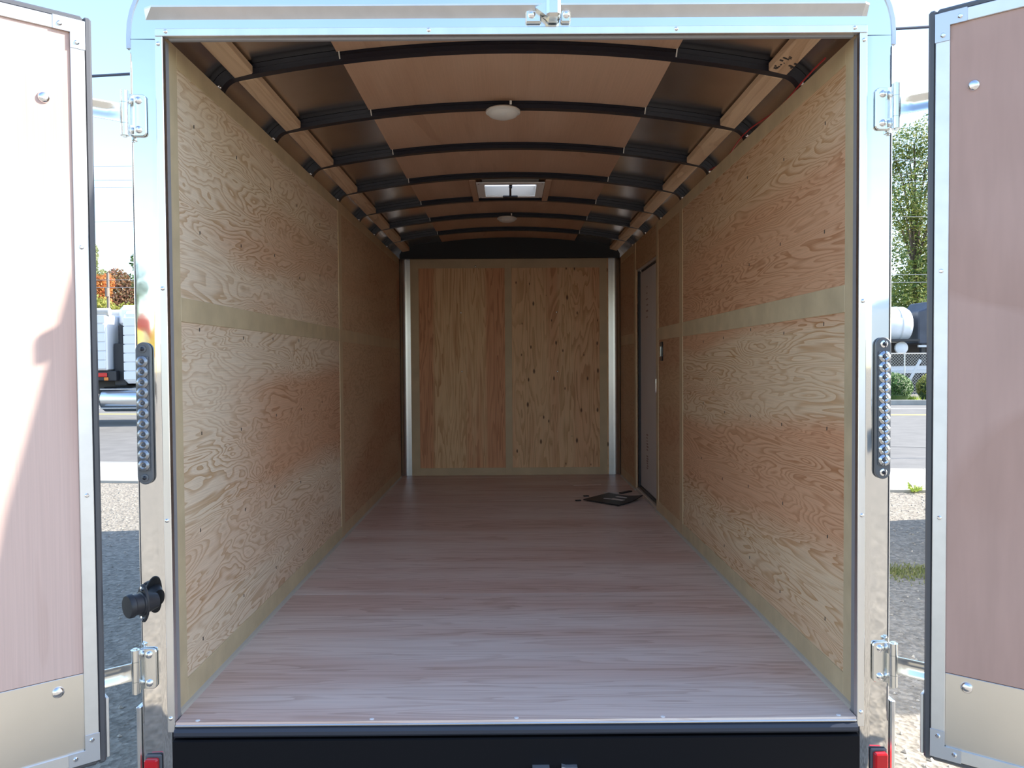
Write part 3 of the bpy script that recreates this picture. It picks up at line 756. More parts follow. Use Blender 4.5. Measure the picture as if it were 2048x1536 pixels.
# ================================================================ REAR DOORS
def rear_door(sg, name, label):
    """sg = -1 left, +1 right; swung open 140 degrees about its hinges"""
    d = Vector((sg * .766, -.643, 0)); n = Vector((-sg * .643, -.766, 0)); up = Vector((0, 0, 1))
    K = Vector((-1.1155 if sg < 0 else 1.109, -.04, 0))
    root = thing(name, (K.x + d.x * .5, K.y + d.y * .5, FZB), label, 'door', kind='structure')
    def pt(t, w, z): return K + d * t + n * w + up * z
    def ob(t0, t1, w0, w1, z0, z1, nm, mat, par=root, bev=.0015):
        return MB().obox(pt((t0 + t1) / 2, (w0 + w1) / 2, (z0 + z1) / 2), (d, n, up), (abs(t1 - t0) / 2, abs(w1 - w0) / 2, abs(z1 - z0) / 2)).build(nm, mat, par, bevel=bev)
    T0, T1 = .113, 1.085
    ZB, ZT, ZK, zu, zl = (-.041, 1.992, .208, 1.782, .160) if sg < 0 else (-.050, 1.998, .190, 1.789, .161)
    ob(T0 - .008, T1 + .008, 0.004, .010, ZB - .012, ZT + .012, 'outer_skin', 'trailer_white')
    ob(T0 + .002, T1 - .002, .010, .049, ZB + .002, ZT - .002, 'door_core', 'black')
    ob(T0 + .034, T1 - .034, .049, .052, ZK + .0005, ZT - .034, 'plywood_panel', 'lauan_door')
    ob(T0 + .034, T1 - .034, .049, .0523, ZB + .034, ZK - .0005, 'kick_plate', 'kick')
    for a in ((T0, T0 + .035, ZB, ZT), (T1 - .035, T1, ZB, ZT), (T0 + .0355, T1 - .0355, ZB, ZB + .035), (T0 + .0355, T1 - .0355, ZT - .035, ZT)):
        ob(a[0], a[1], .050, .0575, a[2], a[3], 'frame_strip', 'alu_strip')
    # rubber seal along the edges
    for a in ((T0 - .021, T0, ZB - .02, ZT + .02), (T1, T1 + .02, ZB - .02, ZT + .02), (T0, T1, ZB - .02, ZB), (T0, T1, ZT, ZT + .02)):
        ob(a[0], a[1], .012, .046, a[2], a[3], 'door_seal', 'seal_rubber', root, .006)
    ob(T0 - .026, T0 - .02, .004, .012, ZB - .012, ZT + .012, 'skin_edge', 'alu_strip')
    ob(T0 - .031, T0 - .022, .004, .040, ZB - .01, .20 + ZB - .04, 'edge_clip', 'alu_strip')
    # L brackets on the corners
    for zc, s in ((ZB, 1), (ZT, -1)):
        for tc, q in ((T0, 1), (T1, -1)):
            poly = [(0, 0), (.078, 0), (.078, .037), (.037, .037), (.037, .078), (0, .078)]
            br = MB().prism([(x * q, y * s) for x, y in poly], pt(tc - .0015 * q, .0576, zc - .0015 * s), d, up, n, .002).build('corner_bracket', 'bracket', root, bevel=.0006)
            for x, y in ((.019, .060), (.060, .019)):
                c = pt(tc + x * q, .0596, zc + y * s)
                MB().lathe(c, n, [(-.002, .0066), (.002, .0066), (.0045, .004)], 8).build('rivet', 'bolt', br, smooth=True)
    for z in (.62, 1.30):
        MB().lathe(pt(T0 + .018, .0575, z + (.08 if sg < 0 else 0)), n, [(-.002, .006), (.002, .006), (.0045, .0035)], 8).build('rivet', 'bolt', root, smooth=True)
    # hinges: plate on the post, knuckle, strap on the outside of the door, bolts
    for zc in (zu, zl):
        h = MB().tube([K + up * (zc - .064), K + up * (zc - .030)], .013, 12).tube([K + up * (zc - .029), K + up * (zc + .029)], .013, 12).tube([K + up * (zc + .030), K + up * (zc + .064)], .013, 12).tube([K + up * (zc - .068), K + up * (zc + .068)], .007, 8).build('hinge', 'zinc', root, smooth=True)
        xi = abs(K.x)
        pl = [(-.060, -.060), (.0, -.060), (.0, .060), (-.060, .060)]
        xa, xb = sg * (1.063 if sg < 0 else 1.058), sg * (xi - .006)
        ch = .010
        poly = [(xa + sg * ch, zc - .060), (xb, zc - .060), (xb, zc + .060), (xa + sg * ch, zc + .060), (xa + sg * .003, zc + .057), (xa, zc + .060 - ch), (xa, zc - .060 + ch), (xa + sg * .003, zc - .057)]
        hp = MB().prism(poly, (0, -.021, 0), (1, 0, 0), (0, 0, 1), (0, 1, 0), .0085).build('hinge_plate', 'zinc', h, bevel=.0015)
        MB().prism([(xb - sg * .012, -.013), (xb - sg * .012, -.021), (K.x - sg * .004, K.y - .012), (K.x + sg * .006, K.y - .004)], (0, 0, zc - .058), (1, 0, 0), (0, 1, 0), up, .027).build('hinge_leaf', 'zinc', h)
        MB().prism([(xb - sg * .012, -.013), (xb - sg * .012, -.021), (K.x - sg * .004, K.y - .012), (K.x + sg * .006, K.y - .004)], (0, 0, zc + .031), (1, 0, 0), (0, 1, 0), up, .027).build('hinge_leaf', 'zinc', h)
        for dz in (-.042, .042):
            stamp('hingebolt', dome(.0105, .008, 14), (sg * (1.084 if sg < 0 else 1.079), -.021, zc + dz), 'bolt', 'bolt', h)
        # channelled strap
        cs = [(-.003, -.026), (-.003, -.018), (-.013, -.010), (-.013, .010), (-.003, .018), (-.003, .026), (.002, .026), (.002, .018), (-.008, .009), (-.008, -.009), (.002, -.018), (.002, -.026)]
        rows = []
        for t, k in ((.010, .0), (.030, .3), (.045, 1.0), (.60, 1.0)):
            rows.append([pt(t, (w if w > 0 else (-.003 + (w + .003) * k)) if w not in (-.008,) else (.002 + (-.010) * k), zc + z) for w, z in cs])
        MB().sweep(rows).build('hinge_strap', 'zinc', h, smooth=True)
        bz, bt = (zc - .012, .2125) if zc > 1 else (zc + .012, .210)
        if sg > 0: bz, bt = (zc, .205) if zc > 1 else (zc, .200)
        MB().lathe(pt(bt, .052, bz), n, [(-.002, .0155), (.001, .0155), (.005, .0135), (.008, .008), (.0085, .002)], 14).build('carriage_bolt', 'bolt', root, smooth=True)
    return root
door_l = rear_door(-1, 'door_1', 'open left rear door with lauan panel, its upper part in sunlight')
door_r = rear_door(1, 'door_2', 'open right rear door with lauan panel, all in shade')

# ================================================================ FITTINGS
def tail_light(sg, label):
    x = sg * 1.0835; z0, z1 = .707, 1.124; w = .0225; y0 = -.0125
    o = thing('tail_light', (x, y0, z0), label, 'tail light', 'clear strip tail lights on the corner posts')
    def capsule(w_, za, zb, n=10):
        p = [(w_ * math.cos(a), zb - w_ + w_ * math.sin(a)) for a in [math.pi * k / n for k in range(n + 1)]]
        return p + [(w_ * math.cos(a), za + w_ + w_ * math.sin(a)) for a in [math.pi + math.pi * k / n for k in range(n + 1)]]
    MB().prism(capsule(w, z0, z1), (x, y0, 0), (1, 0, 0), (0, 0, 1), (0, -1, 0), .012).build('housing', 'lens_base', o, bevel=.002, smooth=True)
    n = 11; a, b = z0 + .042, z1 - .042
    B((x - .0165, y0 - .017, a), (x + .0165, y0 - .012, b), 'reflector_tray', 'lens_base', o, .001)
    st = (b - a) / n
    for k in range(n):
        zc = a + st * (k + .5)
        r = MB().lathe((x, y0 - .0165, zc), (0, -1, 0), [(0, .0178), (.004, .017), (.008, .010), (.006, .006)], 12).build('reflector_cell', 'cell_shaded' if sg < 0 else 'cell_lit', o, smooth=True)
        MB().lathe((x, y0 - .0215, zc), (0, -1, 0), [(0, .005), (.004, .0045), (.006, .002)], 8).build('diode', 'led', r, smooth=True)
    for zc in (z0 + .02, z1 - .02):
        sc = MB().lathe((x, y0 - .012, zc), (0, -1, 0), [(0, .011), (.003, .011), (.004, .008)], 12).build('end_cap', 'lens_base' if sg < 0 else 'chrome', o, smooth=True)  # same cap both sides: left darkened as shade, right bright as lit
        MB().lathe((x, y0 - .015, zc), (0, -1, 0), [(0, .006), (.003, .006), (.005, .003)], 8).build('screw', 'bow', sc, smooth=True)
    return o
tail_light(-1, 'shaded clear strip tail light on the left corner post')
tail_light(1, 'glinting clear strip tail light on the right corner post')

def marker(sg, label):
    x = sg * 1.078; z0, z1 = -.18, -.099
    o = thing('marker_light', (x, -.012, z0), label, 'marker light', 'red marker lights at the foot of the posts')
    B((x - .024, -.020, z0), (x + .024, -.0122, z1), 'housing', 'lens_base', o, .003)
    B((x - .019, -.042, z0 + .004), (x + .019, -.020, z1 - .006), 'lens', 'red', o, .004)
marker(-1, 'red marker light at the foot of the left post')
marker(1, 'red marker light at the foot of the right post')

# two-bolt black round fitting on the left post
ax = Vector((-.64, -.77, 0)); sd = Vector((.77, -.64, 0))
pc = Vector((-1.079, -.052, .366))
pf = thing('plug_holder', pc, 'black round plug holder with two-bolt flange on the left post', 'plug holder')
MB().lathe(pc, ax, [(-.035, .022), (-.005, .030), (0.0, .031)], 20).build('rear_body', 'rubber', pf, smooth=True)
poly = []
for k in range(24):
    a = 2 * math.pi * k / 24
    poly.append((.033 * math.cos(a) * (1 - .25 * abs(math.sin(a)) ** 3), .056 * math.sin(a)))
fl_ = MB().prism(poly, pc, sd, (0, 0, 1), ax, .008).build('flange', 'rubber', pf, smooth=True, bevel=.002)
for z in (-.043, .043):
    MB().lathe(pc + ax * .008 + Vector((0, 0, z)), ax, [(0, .007), (.003, .007), (.005, .003)], 8).build('bolt', 'bolt', fl_, smooth=True)
MB().lathe(pc + ax * .008, ax, [(0, .034), (.004, .034), (.006, .030), (.026, .030), (.029, .034), (.040, .034), (.044, .031)], 22).build('cap', 'rubber', pf, smooth=True)

# dome lights
def dome_light(x, y, label):
    z = arch(x) - .0415
    o = thing('dome_light', (x, y + .014, z), label, 'ceiling light', 'round white ceiling lights under the roof bows')
    MB().lathe((x, y + .014, z), (0, 0, -1), [(0, .070), (.006, .077), (.014, .077), (.018, .070)], 28).build('base', 'white_plastic', o, smooth=True)
    MB().lathe((x, y + .014, z - .018), (0, 0, -1), [(0, .069), (.010, .060), (.018, .040), (.021, .012)], 28).build('lens', 'white_plastic', o, smooth=True)
    MB().tube([(x + .034, y - .052, z + .002), (x + .034, y - .056, z + .018)], .005, 8).build('switch', 'white_plastic', o, smooth=True)
dome_light(-.033, BOWS[1], 'nearer round white ceiling light under the second roof bow')
dome_light(-.021, BOWS[5], 'farther round white ceiling light beyond the roof vent')

# roof vent
rv = thing('roof_vent', (.003, 2.88, arch(0) - .03), 'square white roof vent with open translucent lid', 'roof vent')
zc = arch(0.2) - .034
def ring(x0, x1, y0, y1, wid, z0, z1, nm, mat):
    mb = MB()
    mb.box((x0, y0, z0), (x1, y0 + wid, z1)).box((x0, y1 - wid, z0), (x1, y1, z1)).box((x0, y0 + wid, z0), (x0 + wid, y1 - wid, z1)).box((x1 - wid, y0 + wid, z0), (x1, y1 - wid, z1))
    return mb.build(nm, mat, rv)
ring(-.212, .218, 2.655, 3.105, .05, zc - .006, zc, 'flange', 'vent_white')
ring(-.174, .180, 2.70, 3.06, .008, zc, 2.245, 'collar', 'collar_grey')
for x in (-.197, .203):
    for y in (2.672, 3.088):
        stamp('vscrew', lambda: MB().lathe((0, 0, 0), (0, 0, -1), [(-.001, .006), (.002, .006), (.004, .003)], 8), (x, y, zc - .006), 'screw', 'bolt', rv)
# lid hinged at the near edge, propped open
ld = MB()
rows = []
for k in range(9):
    y = 2.69 + .40 * k / 8; u = k / 8
    zl = 2.275 + .05 * u + .02 * math.sin(math.pi * u)
    rows.append([Vector((-.197 + .40 * j / 8, y, zl + .02 * math.sin(math.pi * j / 8))) for j in range(9)])
ld.sweep(rows, False)
lid = ld.build('lid', 'lid', rv, smooth=True, fix=False)
MB().box((-.198, 3.083, 2.242), (.204, 3.093, 2.345)).box((-.204, 2.68, 2.242), (-.195, 3.093, 2.345)).box((.201, 2.68, 2.242), (.210, 3.093, 2.345)).box((-.198, 2.68, 2.242), (.204, 2.69, 2.30)).build('lid_sun_skirt', 'lid', lid)  # closed skirt added round the lid to keep direct sun off the wall
B((-.006, 2.90, 2.20), (.016, 2.925, 2.29), 'crank_post', 'bow', rv, .003)
MB().bar((.003, 3.065, zc - .008), (.003, 2.72, 2.262), .014, .010).build('lift_arm', 'bow', rv)
B((-.047, 3.04, zc - .014), (.053, 3.075, zc - .002), 'crank_base', 'bow', rv, .003)
MB().bar((-.167, 2.72, 2.262), (.173, 3.04, 2.262), .008, .006).bar((-.167, 3.04, 2.262), (.173, 2.72, 2.262), .008, .006).build('cross_brace', 'vent_white', rv)
for sx in (-1, 1):
    x = .003 + sx * .236
    MB().box((x - .019, 2.562, arch(.25) - .044), (x + .019, 3.19, arch(.25) - .006)).build('wood_frame', 'lauan_roof', rv, bevel=.002)

# black folder with papers on the floor by the side door
fo = thing('plastic_folder', (.78, 3.72, 0.0), 'black flat plastic tray lying on the floor by the side door', 'tray')
P4 = [Vector((.545, 3.70, 0)), Vector((.78, 3.44, 0)), Vector((1.00, 3.70, 0)), Vector((.775, 3.99, 0))]
n = 8; rows = []; rows2 = []
mb = MB(); vs = []; fs = []
for i in range(n + 1):
    for j in range(n + 1):
        u, v = i / n, j / n
        p = P4[0] * (1 - u) * (1 - v) + P4[1] * u * (1 - v) + P4[2] * u * v + P4[3] * (1 - u) * v
        lift = .028 * max(0, (p.x - .86) / .14) ** 1.6 + .004
        vs.append((p.x, p.y, lift + .002)); 
for i in range(n + 1):
    for j in range(n + 1):
        x, y, z = vs[i * (n + 1) + j]; vs.append((x, y, z + .006))
q = (n + 1) ** 2
for i in range(n):
    for j in range(n):
        a = i * (n + 1) + j
        fs.append((a, a + 1, a + n + 2, a + n + 1)); fs.append((q + a, q + a + n + 1, q + a + n + 2, q + a + 1))
for k in range(n):
    for a, b in ((k, k + 1), (n * (n + 1) + k + 1, n * (n + 1) + k), ((k + 1) * (n + 1), k * (n + 1)), (k * (n + 1) + n, (k + 1) * (n + 1) + n)):
        fs.append((b, a, q + a, q + b))
mb.add(vs, fs); mb.build('tray_sheet', 'rubber', fo, smooth=True)
def slip(par, c, ang, a, b, z, nm='paper_label', mat='paper'):
    c_, s_ = math.cos(ang), math.sin(ang)
    return MB().obox((c[0], c[1], z), ((c_, s_, 0), (-s_, c_, 0), (0, 0, 1)), (a, b, .0008)).build(nm, mat, par)
slip(fo, (.80, 3.66), -.75, .055, .022, .0138); slip(fo, (.85, 3.76), -.75, .05, .018, .0138); slip(fo, (.73, 3.70), -.5, .03, .010, .0138)
pp = slip(None, (.80, 4.045), .1, .055, .04, .0012, 'paper_slip'); tag(pp, 'small white paper slip on the floor behind the black tray', 'paper')
st = MB().bar((.87, 4.00, .006), (.97, 4.10, .006), .03, .010).build('black_strip', 'rubber', None, bevel=.002); tag(st, 'short dark strip lying between the black tray and side door', 'strip')
for x, y, lb in ((.505, 3.69, 'small dark scrap at the left tip of the black tray'), (.585, 3.89, 'small dark scrap on the floor left behind the black tray')):
    sc = MB().obox((x, y, .004), ((1, .25, 0), (-.25, 1, 0), (0, 0, 1)), (.022, .012, .004)).build('rubber_scrap', 'rubber', None, bevel=.002); tag(sc, lb, 'scrap')
pp = slip(None, (.62, 4.62), .2, .12, .16, .0010, 'veneer_offcut', 'ply_floor'); tag(pp, 'thin pinkish veneer offcut lying flat near the end wall', 'offcut')

# ================================================================ OUTSIDE
ground = MB().add([(-160, -160, GZ), (160, -160, GZ), (160, 200, GZ), (-160, 200, GZ)], [(0, 1, 2, 3)]).build('ground', 'gravel', fix=False)
tag(ground, 'tan gravel lot the trailer stands on', 'ground', kind='structure')
RA = -0.125      # the road runs slightly askew
rd = Vector((1, RA, 0)).normalized(); rn = Vector((-rd.y, rd.x, 0))
def strip(y0, y1, z0, z1, name, mat, parent=None, x0=-90, x1=90):
    c = Vector((0, 0, 0)) + rn * ((y0 + y1) / 2) + rd * ((x0 + x1) / 2) + Vector((0, 0, (z0 + z1) / 2))
    return MB().obox(c, (rd, rn, (0, 0, 1)), ((x1 - x0) / 2, (y1 - y0) / 2, (z1 - z0) / 2)).build(name, mat, parent)
walk = MB()
sidewalk = strip(7.15, 7.30, GZ - .1, GZ + .03, 'sidewalk', 'concrete')
tag(sidewalk, 'pale concrete sidewalk between the gravel lot and the road', 'sidewalk', kind='structure')
for k in range(-24, 24):
    strip(7.31, 9.05, GZ - .1, GZ + .028, 'paving_slab', 'concrete', sidewalk, k * 1.5 + .006, k * 1.5 + 1.494)
road = strip(9.08, 25.3, GZ - .1, GZ + .012, 'road', 'asphalt')
tag(road, 'grey two lane road crossing behind the trailer', 'road', kind='structure')
for y, m_, w_ in ((20.15, 'line_yellow', .11), (20.45, 'line_yellow', .11), (23.3, 'line_white', .10)):
    strip(y, y + w_, GZ + .012, GZ + .016, 'lane_line', m_, road)
pts = [(3.6 + .35 * k, 8.9 + 0.9 * math.sin(k * .9) * .25 - .32 * k * .3 + 3.0) for k in range(16)]
mb = MB()
for (x0, y0), (x1, y1) in zip(pts, pts[1:]):
    mb.bar((x0, y0, GZ + .013), (x1, y1, GZ + .013), .03, .004)
mb.build('crack', 'tar', road)
kerb = strip(25.3, 25.6, GZ - .1, GZ + .17, 'curb', 'kerb')
tag(kerb, 'grey curb along the far side of the road', 'curb', kind='structure')

# ---- pebbles scattered over the visible gravel
def octa(mb, c, r):
    q = [rnd.uniform(.6, 1.2) * r for _ in range(6)]
    mb.add([(c[0] + q[0], c[1], c[2]), (c[0], c[1] + q[1], c[2]), (c[0] - q[2], c[1], c[2]), (c[0], c[1] - q[3], c[2]), (c[0], c[1], c[2] + q[4] * .7), (c[0], c[1], c[2] - q[5] * .5)],
           [(0, 1, 4), (1, 2, 4), (2, 3, 4), (3, 0, 4), (1, 0, 5), (2, 1, 5), (3, 2, 5), (0, 3, 5)])
mb = MB()
for k in range(5200):
    if k % 2: x, y = rnd.uniform(1.25, 5.4), rnd.uniform(.2, 7.0)
    else: x, y = -rnd.uniform(1.25, 5.6), rnd.uniform(.2, 7.4)
    if y > 7.0 + RA * x or (x > 3.9 and 1.2 < y < 5.3) or (1.2 < x and 2.85 < y < 3.65): continue
    octa(mb, (x, y, GZ + .002), rnd.choice((.006, .008, .011, .016)))
pb = mb.build('pebbles', 'stone', fix=False); tag(pb, 'loose pebbles scattered over the gravel beside the trailer', 'pebbles', kind='stuff')

# ---- grass strip and weed on the right
def blades(cx, cy, sx, sy, n, h, name, mat, label, cat, kind='stuff', z=GZ):
    mb = MB()
    for k in range(n):
        x, y = cx + rnd.gauss(0, sx), cy + rnd.gauss(0, sy); a = rnd.uniform(0, 6.28); hh = h * rnd.uniform(.4, 1.2)
        w = .004; lx, ly = rnd.uniform(-.6, .6) * hh, rnd.uniform(-.6, .6) * hh; dx, dy = w * math.cos(a), w * math.sin(a)
        mb.add([(x - dx, y - dy, z), (x + dx, y + dy, z), (x + lx * .5 + dx * .7, y + ly * .5 + dy * .7, z + hh * .6), (x + lx * .5 - dx * .7, y + ly * .5 - dy * .7, z + hh * .6), (x + lx, y + ly, z + hh)], [(0, 1, 2, 3), (3, 2, 4)])
    o = mb.build(name, mat, fix=False); tag(o, label, cat, kind=kind); return o
blades(2.75, 3.25, .42, .11, 3000, .022, 'grass', 'grass', 'thin strip of short grass across the shaded gravel on the right', 'grass')
wd = thing('weed', (4.56, 6.62, GZ), 'small yellow-green weed growing at the sidewalk edge on the right', 'weed')
mb = MB(); ms = MB()
for k in range(11):
    a = 6.28 * k / 11 + rnd.uniform(-.2, .2); L_ = rnd.uniform(.06, .13)
    p = Vector((4.56 + math.cos(a) * L_, 6.62 + math.sin(a) * L_, GZ + rnd.uniform(.05, .11)))
    ms.tube([(4.56, 6.62, GZ), ((4.56 + p.x) / 2, (6.62 + p.y) / 2, p.z * .5 + GZ * .5 + .03), p], .003, 4)
    for j in range(5):
        q_ = p.lerp(Vector((4.56, 6.62, GZ)), j * .16); s_ = .022
        e1 = Vector((rnd.uniform(-1, 1), rnd.uniform(-1, 1), rnd.uniform(-.3, .6))).normalized() * s_; e2 = e1.orthogonal().normalized() * s_ * .6
        mb.add([q_ - e1, q_ + e2, q_ + e1, q_ - e2], [(0, 1, 2, 3)])
mb.build('leaves', 'leaf_lime', wd, fix=False)['kind'] = 'stuff'
ms.build('stem', 'leaf_yellow', wd)

# ---- trees
def tree(name, base, blobs, nleaf, size, mat, label, cat='tree', group=None, trunk=.18, h=None):
    b = Vector(base)
    o = thing(name, b, label, cat, group)
    top = max(c[2] for c in blobs)
    mb = MB()
    lean = [(b.x, b.y, b.z), (b.x + .1, b.y, b.z + (top - b.z) * .4), (b.x - .1, b.y, b.z + (top - b.z) * .95)]
    mb.tube(lean, [trunk, trunk * .7, trunk * .15], 7)
    mb.build('trunk', 'bark', o, smooth=True)
    mbr = MB()
    for c in blobs:
        mbr.tube([(b.x, b.y, b.z + (c[2] - b.z) * .6), ((b.x + c[0]) / 2, (b.y + c[1]) / 2, b.z + (c[2] - b.z) * .85), (c[0], c[1], c[2])], [trunk * .4, trunk * .25, trunk * .08], 5)
    mbr.build('branches', 'bark', o, smooth=True)
    vol = [c[3] * c[4] for c in blobs]; tot = sum(vol)
    ml = MB()
    for c, v in zip(blobs, vol):
        for k in range(int(nleaf * v / tot)):
            while True:
                d = Vector((rnd.uniform(-1, 1), rnd.uniform(-1, 1), rnd.uniform(-1, 1)))
                if .25 < d.length < 1: break
            p = Vector((c[0] + d.x * c[3], c[1] + d.y * c[3], c[2] + d.z * c[4]))
            e1 = Vector((rnd.gauss(0, 1), rnd.gauss(0, 1), rnd.gauss(0, 1))).normalized(); e2 = e1.orthogonal().normalized()
            s_ = size * rnd.uniform(.6, 1.3)
            ml.add([p - e1 * s_, p + e2 * s_ * .55, p + e1 * s_, p - e2 * s_ * .55], [(0, 1, 2, 3)])
    ml.build('foliage', mat, o, fix=False)['kind'] = 'stuff'
    return o
# right: tall birch-like tree seen between post and door
bl = []
for k in range(34):
    u = k / 33
    bl.append((24.4 + rnd.uniform(-1.9, 2.6) * (1 - .4 * u), 46 + rnd.uniform(-1.5, 1.5), GZ + 3.4 + 11.9 * u, 1.2 + .5 * (1 - u), 1.2))
tree('birch_tree', (24.6, 46, GZ), bl, 20000, .115, 'leaf_birch', 'tall yellow-green tree between right post and right door', trunk=.2)
bl = [(32.0 + rnd.uniform(-4.0, 5), 58 + rnd.uniform(-1.5, 1.5), GZ + rnd.uniform(2.0, 10.0), 1.9, 1.6) for k in range(26)]
tree('dark_tree', (32, 58, GZ), bl, 12000, .19, 'leaf_dark', 'dark green tree behind the lower part of the tall yellow-green tree', trunk=.25)
# left: autumn trees above the truck
def cone_blobs(x, y, z0, z1, r, n):
    return [(x + rnd.uniform(-.3, .3) * r, y + rnd.uniform(-.3, .3) * r, z0 + (z1 - z0) * k / (n - 1), r * (1.12 - k / (n - 1)), (z1 - z0) / n) for k in range(n)]
tree('conifer', (-33.9, 63, GZ), cone_blobs(-33.9, 63, 2, 10.1, 2.2, 9), 7500, .13, 'leaf_pale', 'pale pointed tree at the left above the truck', trunk=.15)
tree('maple', (-30.6, 57, GZ), [(-30.55 + rnd.uniform(-1.0, .9), 57 + rnd.uniform(-.6, .6), rnd.uniform(4.0, 7.6), .75, .75) for k in range(15)], 6500, .11, 'leaf_orange', 'orange-red autumn tree at the left above the truck', trunk=.15)
tree('russet_tree', (-30.9, 61.5, GZ), [(-30.7 + rnd.uniform(-.8, 1.3), 61.5 + rnd.uniform(-.6, .6), rnd.uniform(4.4, 8.0), .95, .9) for k in range(20)], 9000, .12, 'leaf_red', 'dark russet tree beside the left corner post', trunk=.2)
tree('fir_tree', (-35.0, 73, GZ), cone_blobs(-34.9, 73, 2, 11.6, 1.9, 11), 6000, .15, 'leaf_dark', 'dark fir partly hidden behind the left corner post', trunk=.2)
tree('shrub', (-27.9, 53.4, GZ), [(-27.8 + rnd.uniform(-1.6, 1.5), 53.4 + rnd.uniform(-.5, .5), rnd.uniform(2.8, 5.3), .8, .7) for k in range(20)], 8000, .10, 'leaf_yellow', 'yellow-green shrub just above the white truck', 'shrub', trunk=.1)
# a dark tree behind the camera, mirrored in the left corner post
tree('dark_tree', (-20.2, -46, GZ), [(-20.2 + rnd.uniform(-2.5, 2.5), -46 + rnd.uniform(-1.5, 1.5), GZ + rnd.uniform(2.0, 7.5), 1.6, 1.4) for k in range(18)], 4000, .2, 'leaf_dark', 'dark tree mirrored in the left corner post above the machines', trunk=.2)

# round clipped bush across the road
def bush(name, c, r, n, size, mat, label):
    o = thing(name, (c[0], c[1], GZ), label, 'bush')
    core = MB().lathe((c[0], c[1], GZ), (0, 0, 1), [(0, r[0] * .7), (r[1] * .5, r[0] * .9), (r[1] * 1.3, r[0] * .75), (r[1] * 1.8, r[0] * .3)], 14)
    core.build('core', 'leaf_dark', o, smooth=True)
    ml = MB()
    for k in range(n):
        d = Vector((rnd.gauss(0, 1), rnd.gauss(0, 1), rnd.gauss(0, 1))).normalized() * rnd.uniform(.9, 1.03)
        p = Vector((c[0] + d.x * r[0], c[1] + d.y * r[0], max(GZ + .02, GZ + r[1] + d.z * r[1])))
        e1 = Vector((rnd.gauss(0, 1), rnd.gauss(0, 1), rnd.gauss(0, 1))).normalized(); e2 = e1.orthogonal().normalized(); s_ = size * rnd.uniform(.7, 1.3)
        ml.add([p - e1 * s_, p + e2 * s_ * .6, p + e1 * s_, p - e2 * s_ * .6], [(0, 1, 2, 3)])
    ml.build('foliage', mat, o, fix=False)['kind'] = 'stuff'
bush('round_bush', (13.55, 26.0, 0), (.72, .52), 5200, .04, 'leaf_hedge', 'round clipped green bush at the far curb on the right')
bush('side_bush', (15.25, 26.4, 0), (.50, .50), 2200, .04, 'leaf_yellow', 'yellowish bush partly behind the right door at the far curb')
blades(14.42, 26.2, .05, .25, 700, .22, 'grass', 'leaf_lime', 'bright patch of grass between the two bushes across the road', 'grass')

# chain-link fence
fy = 28.2; fx0, fx1 = 8.0, 20.2; fh = GZ + 1.74
fe = thing('chain_link_fence', (14, fy, GZ), 'galvanised chain-link fence behind the round bush', 'fence')
for k in range(6):
    MB().tube([(fx0 + .10 + k * 2.35, fy, GZ), (fx0 + .10 + k * 2.35, fy, fh + .02)], .028, 8).build('post', 'fence', fe, smooth=True)
MB().tube([(fx0, fy, fh), (fx1, fy, fh)], .024, 8).build('top_rail', 'fence', fe, smooth=True)
mb = MB()
hh = fh - GZ
x = fx0 - hh
while x < fx1:
    for s_ in (1, -1):
        a = Vector((x if s_ > 0 else x + hh, fy, GZ)); b = Vector((x + hh if s_ > 0 else x, fy, fh))
        mb.bar(a, b, .006, .006, (0, 1, 0))
    x += .11
mb.build('wire_mesh', 'fence', fe)['kind'] = 'stuff'

# storage tanks behind the fence
tw = thing('storage_tank', (15.6, 33.5, GZ), 'weathered white cylindrical tank behind the chain-link fence', 'tank')
MB().lathe((13.2, 33.5, 2.62), (1, 0, 0), [(0, .45), (.12, .72), (.25, .80), (4.45, .80), (4.62, .70), (4.74, .42), (4.78, .1)], 28).build('shell', 'tank_white', tw, smooth=True)
for x in (14.2, 15.9, 17.3):
    MB().lathe((x, 33.5, 2.62), (1, 0, 0), [(0, .815), (.06, .815)], 28).build('band', 'timber_white', tw, smooth=True)
for x in (14.2, 16.6):
    MB().box((x - .15, 33.0, GZ), (x + .15, 34.0, 2.0)).build('saddle', 'dark_metal', tw)
MB().box((13.2, 32.6, 1.86), (18.0, 33.4, 1.96)).build('bed_frame', 'dark_metal', tw)
MB().lathe((17.35, 33.0, 1.58), (0, -1, 0), [(0, .28), (.12, .28), (.2, .16)], 18).build('end_drum', 'tank_white', tw, smooth=True)
td = thing('steel_bin', (20.2, 33.0, GZ), 'dark rusty steel bin to the right of the white tank', 'bin')
MB().prism([(18.15, 1.75), (22.8, 1.75), (22.8, 3.65), (18.75, 3.65), (18.5, 3.3), (18.15, 3.2)], (0, 33.0, 0), (1, 0, 0), (0, 0, 1), (0, 1, 0), 2.0).build('shell', 'tank_dark', td, bevel=.05)
for x in (18.4, 20.4, 22.5):
    MB().box((x - .09, 33.05, GZ), (x + .09, 33.25, 1.76)).build('leg', 'dark_metal', td)
MB().box((18.1, 32.9, 1.60), (22.8, 33.0, 1.70)).build('rail', 'timber_white', td)
ck = thing('dark_shed', (15, 36.2, GZ), 'dark low shed wall behind the tanks and fence', 'shed')
B((10, 35.6, GZ), (26, 36.8, 1.95), 'shed_wall', 'dark_metal', ck)
B((9.8, 35.4, 1.95), (26.2, 37.0, 2.05), 'shed_roof', 'dark_metal', ck)
B((15.4, 29.7, GZ), (15.9, 30.3, .50), 'pallet_block', 'dark_metal', None, .02)
B((18.9, 29.7, GZ), (19.4, 30.3, .50), 'pallet_block', 'dark_metal', None, .02)
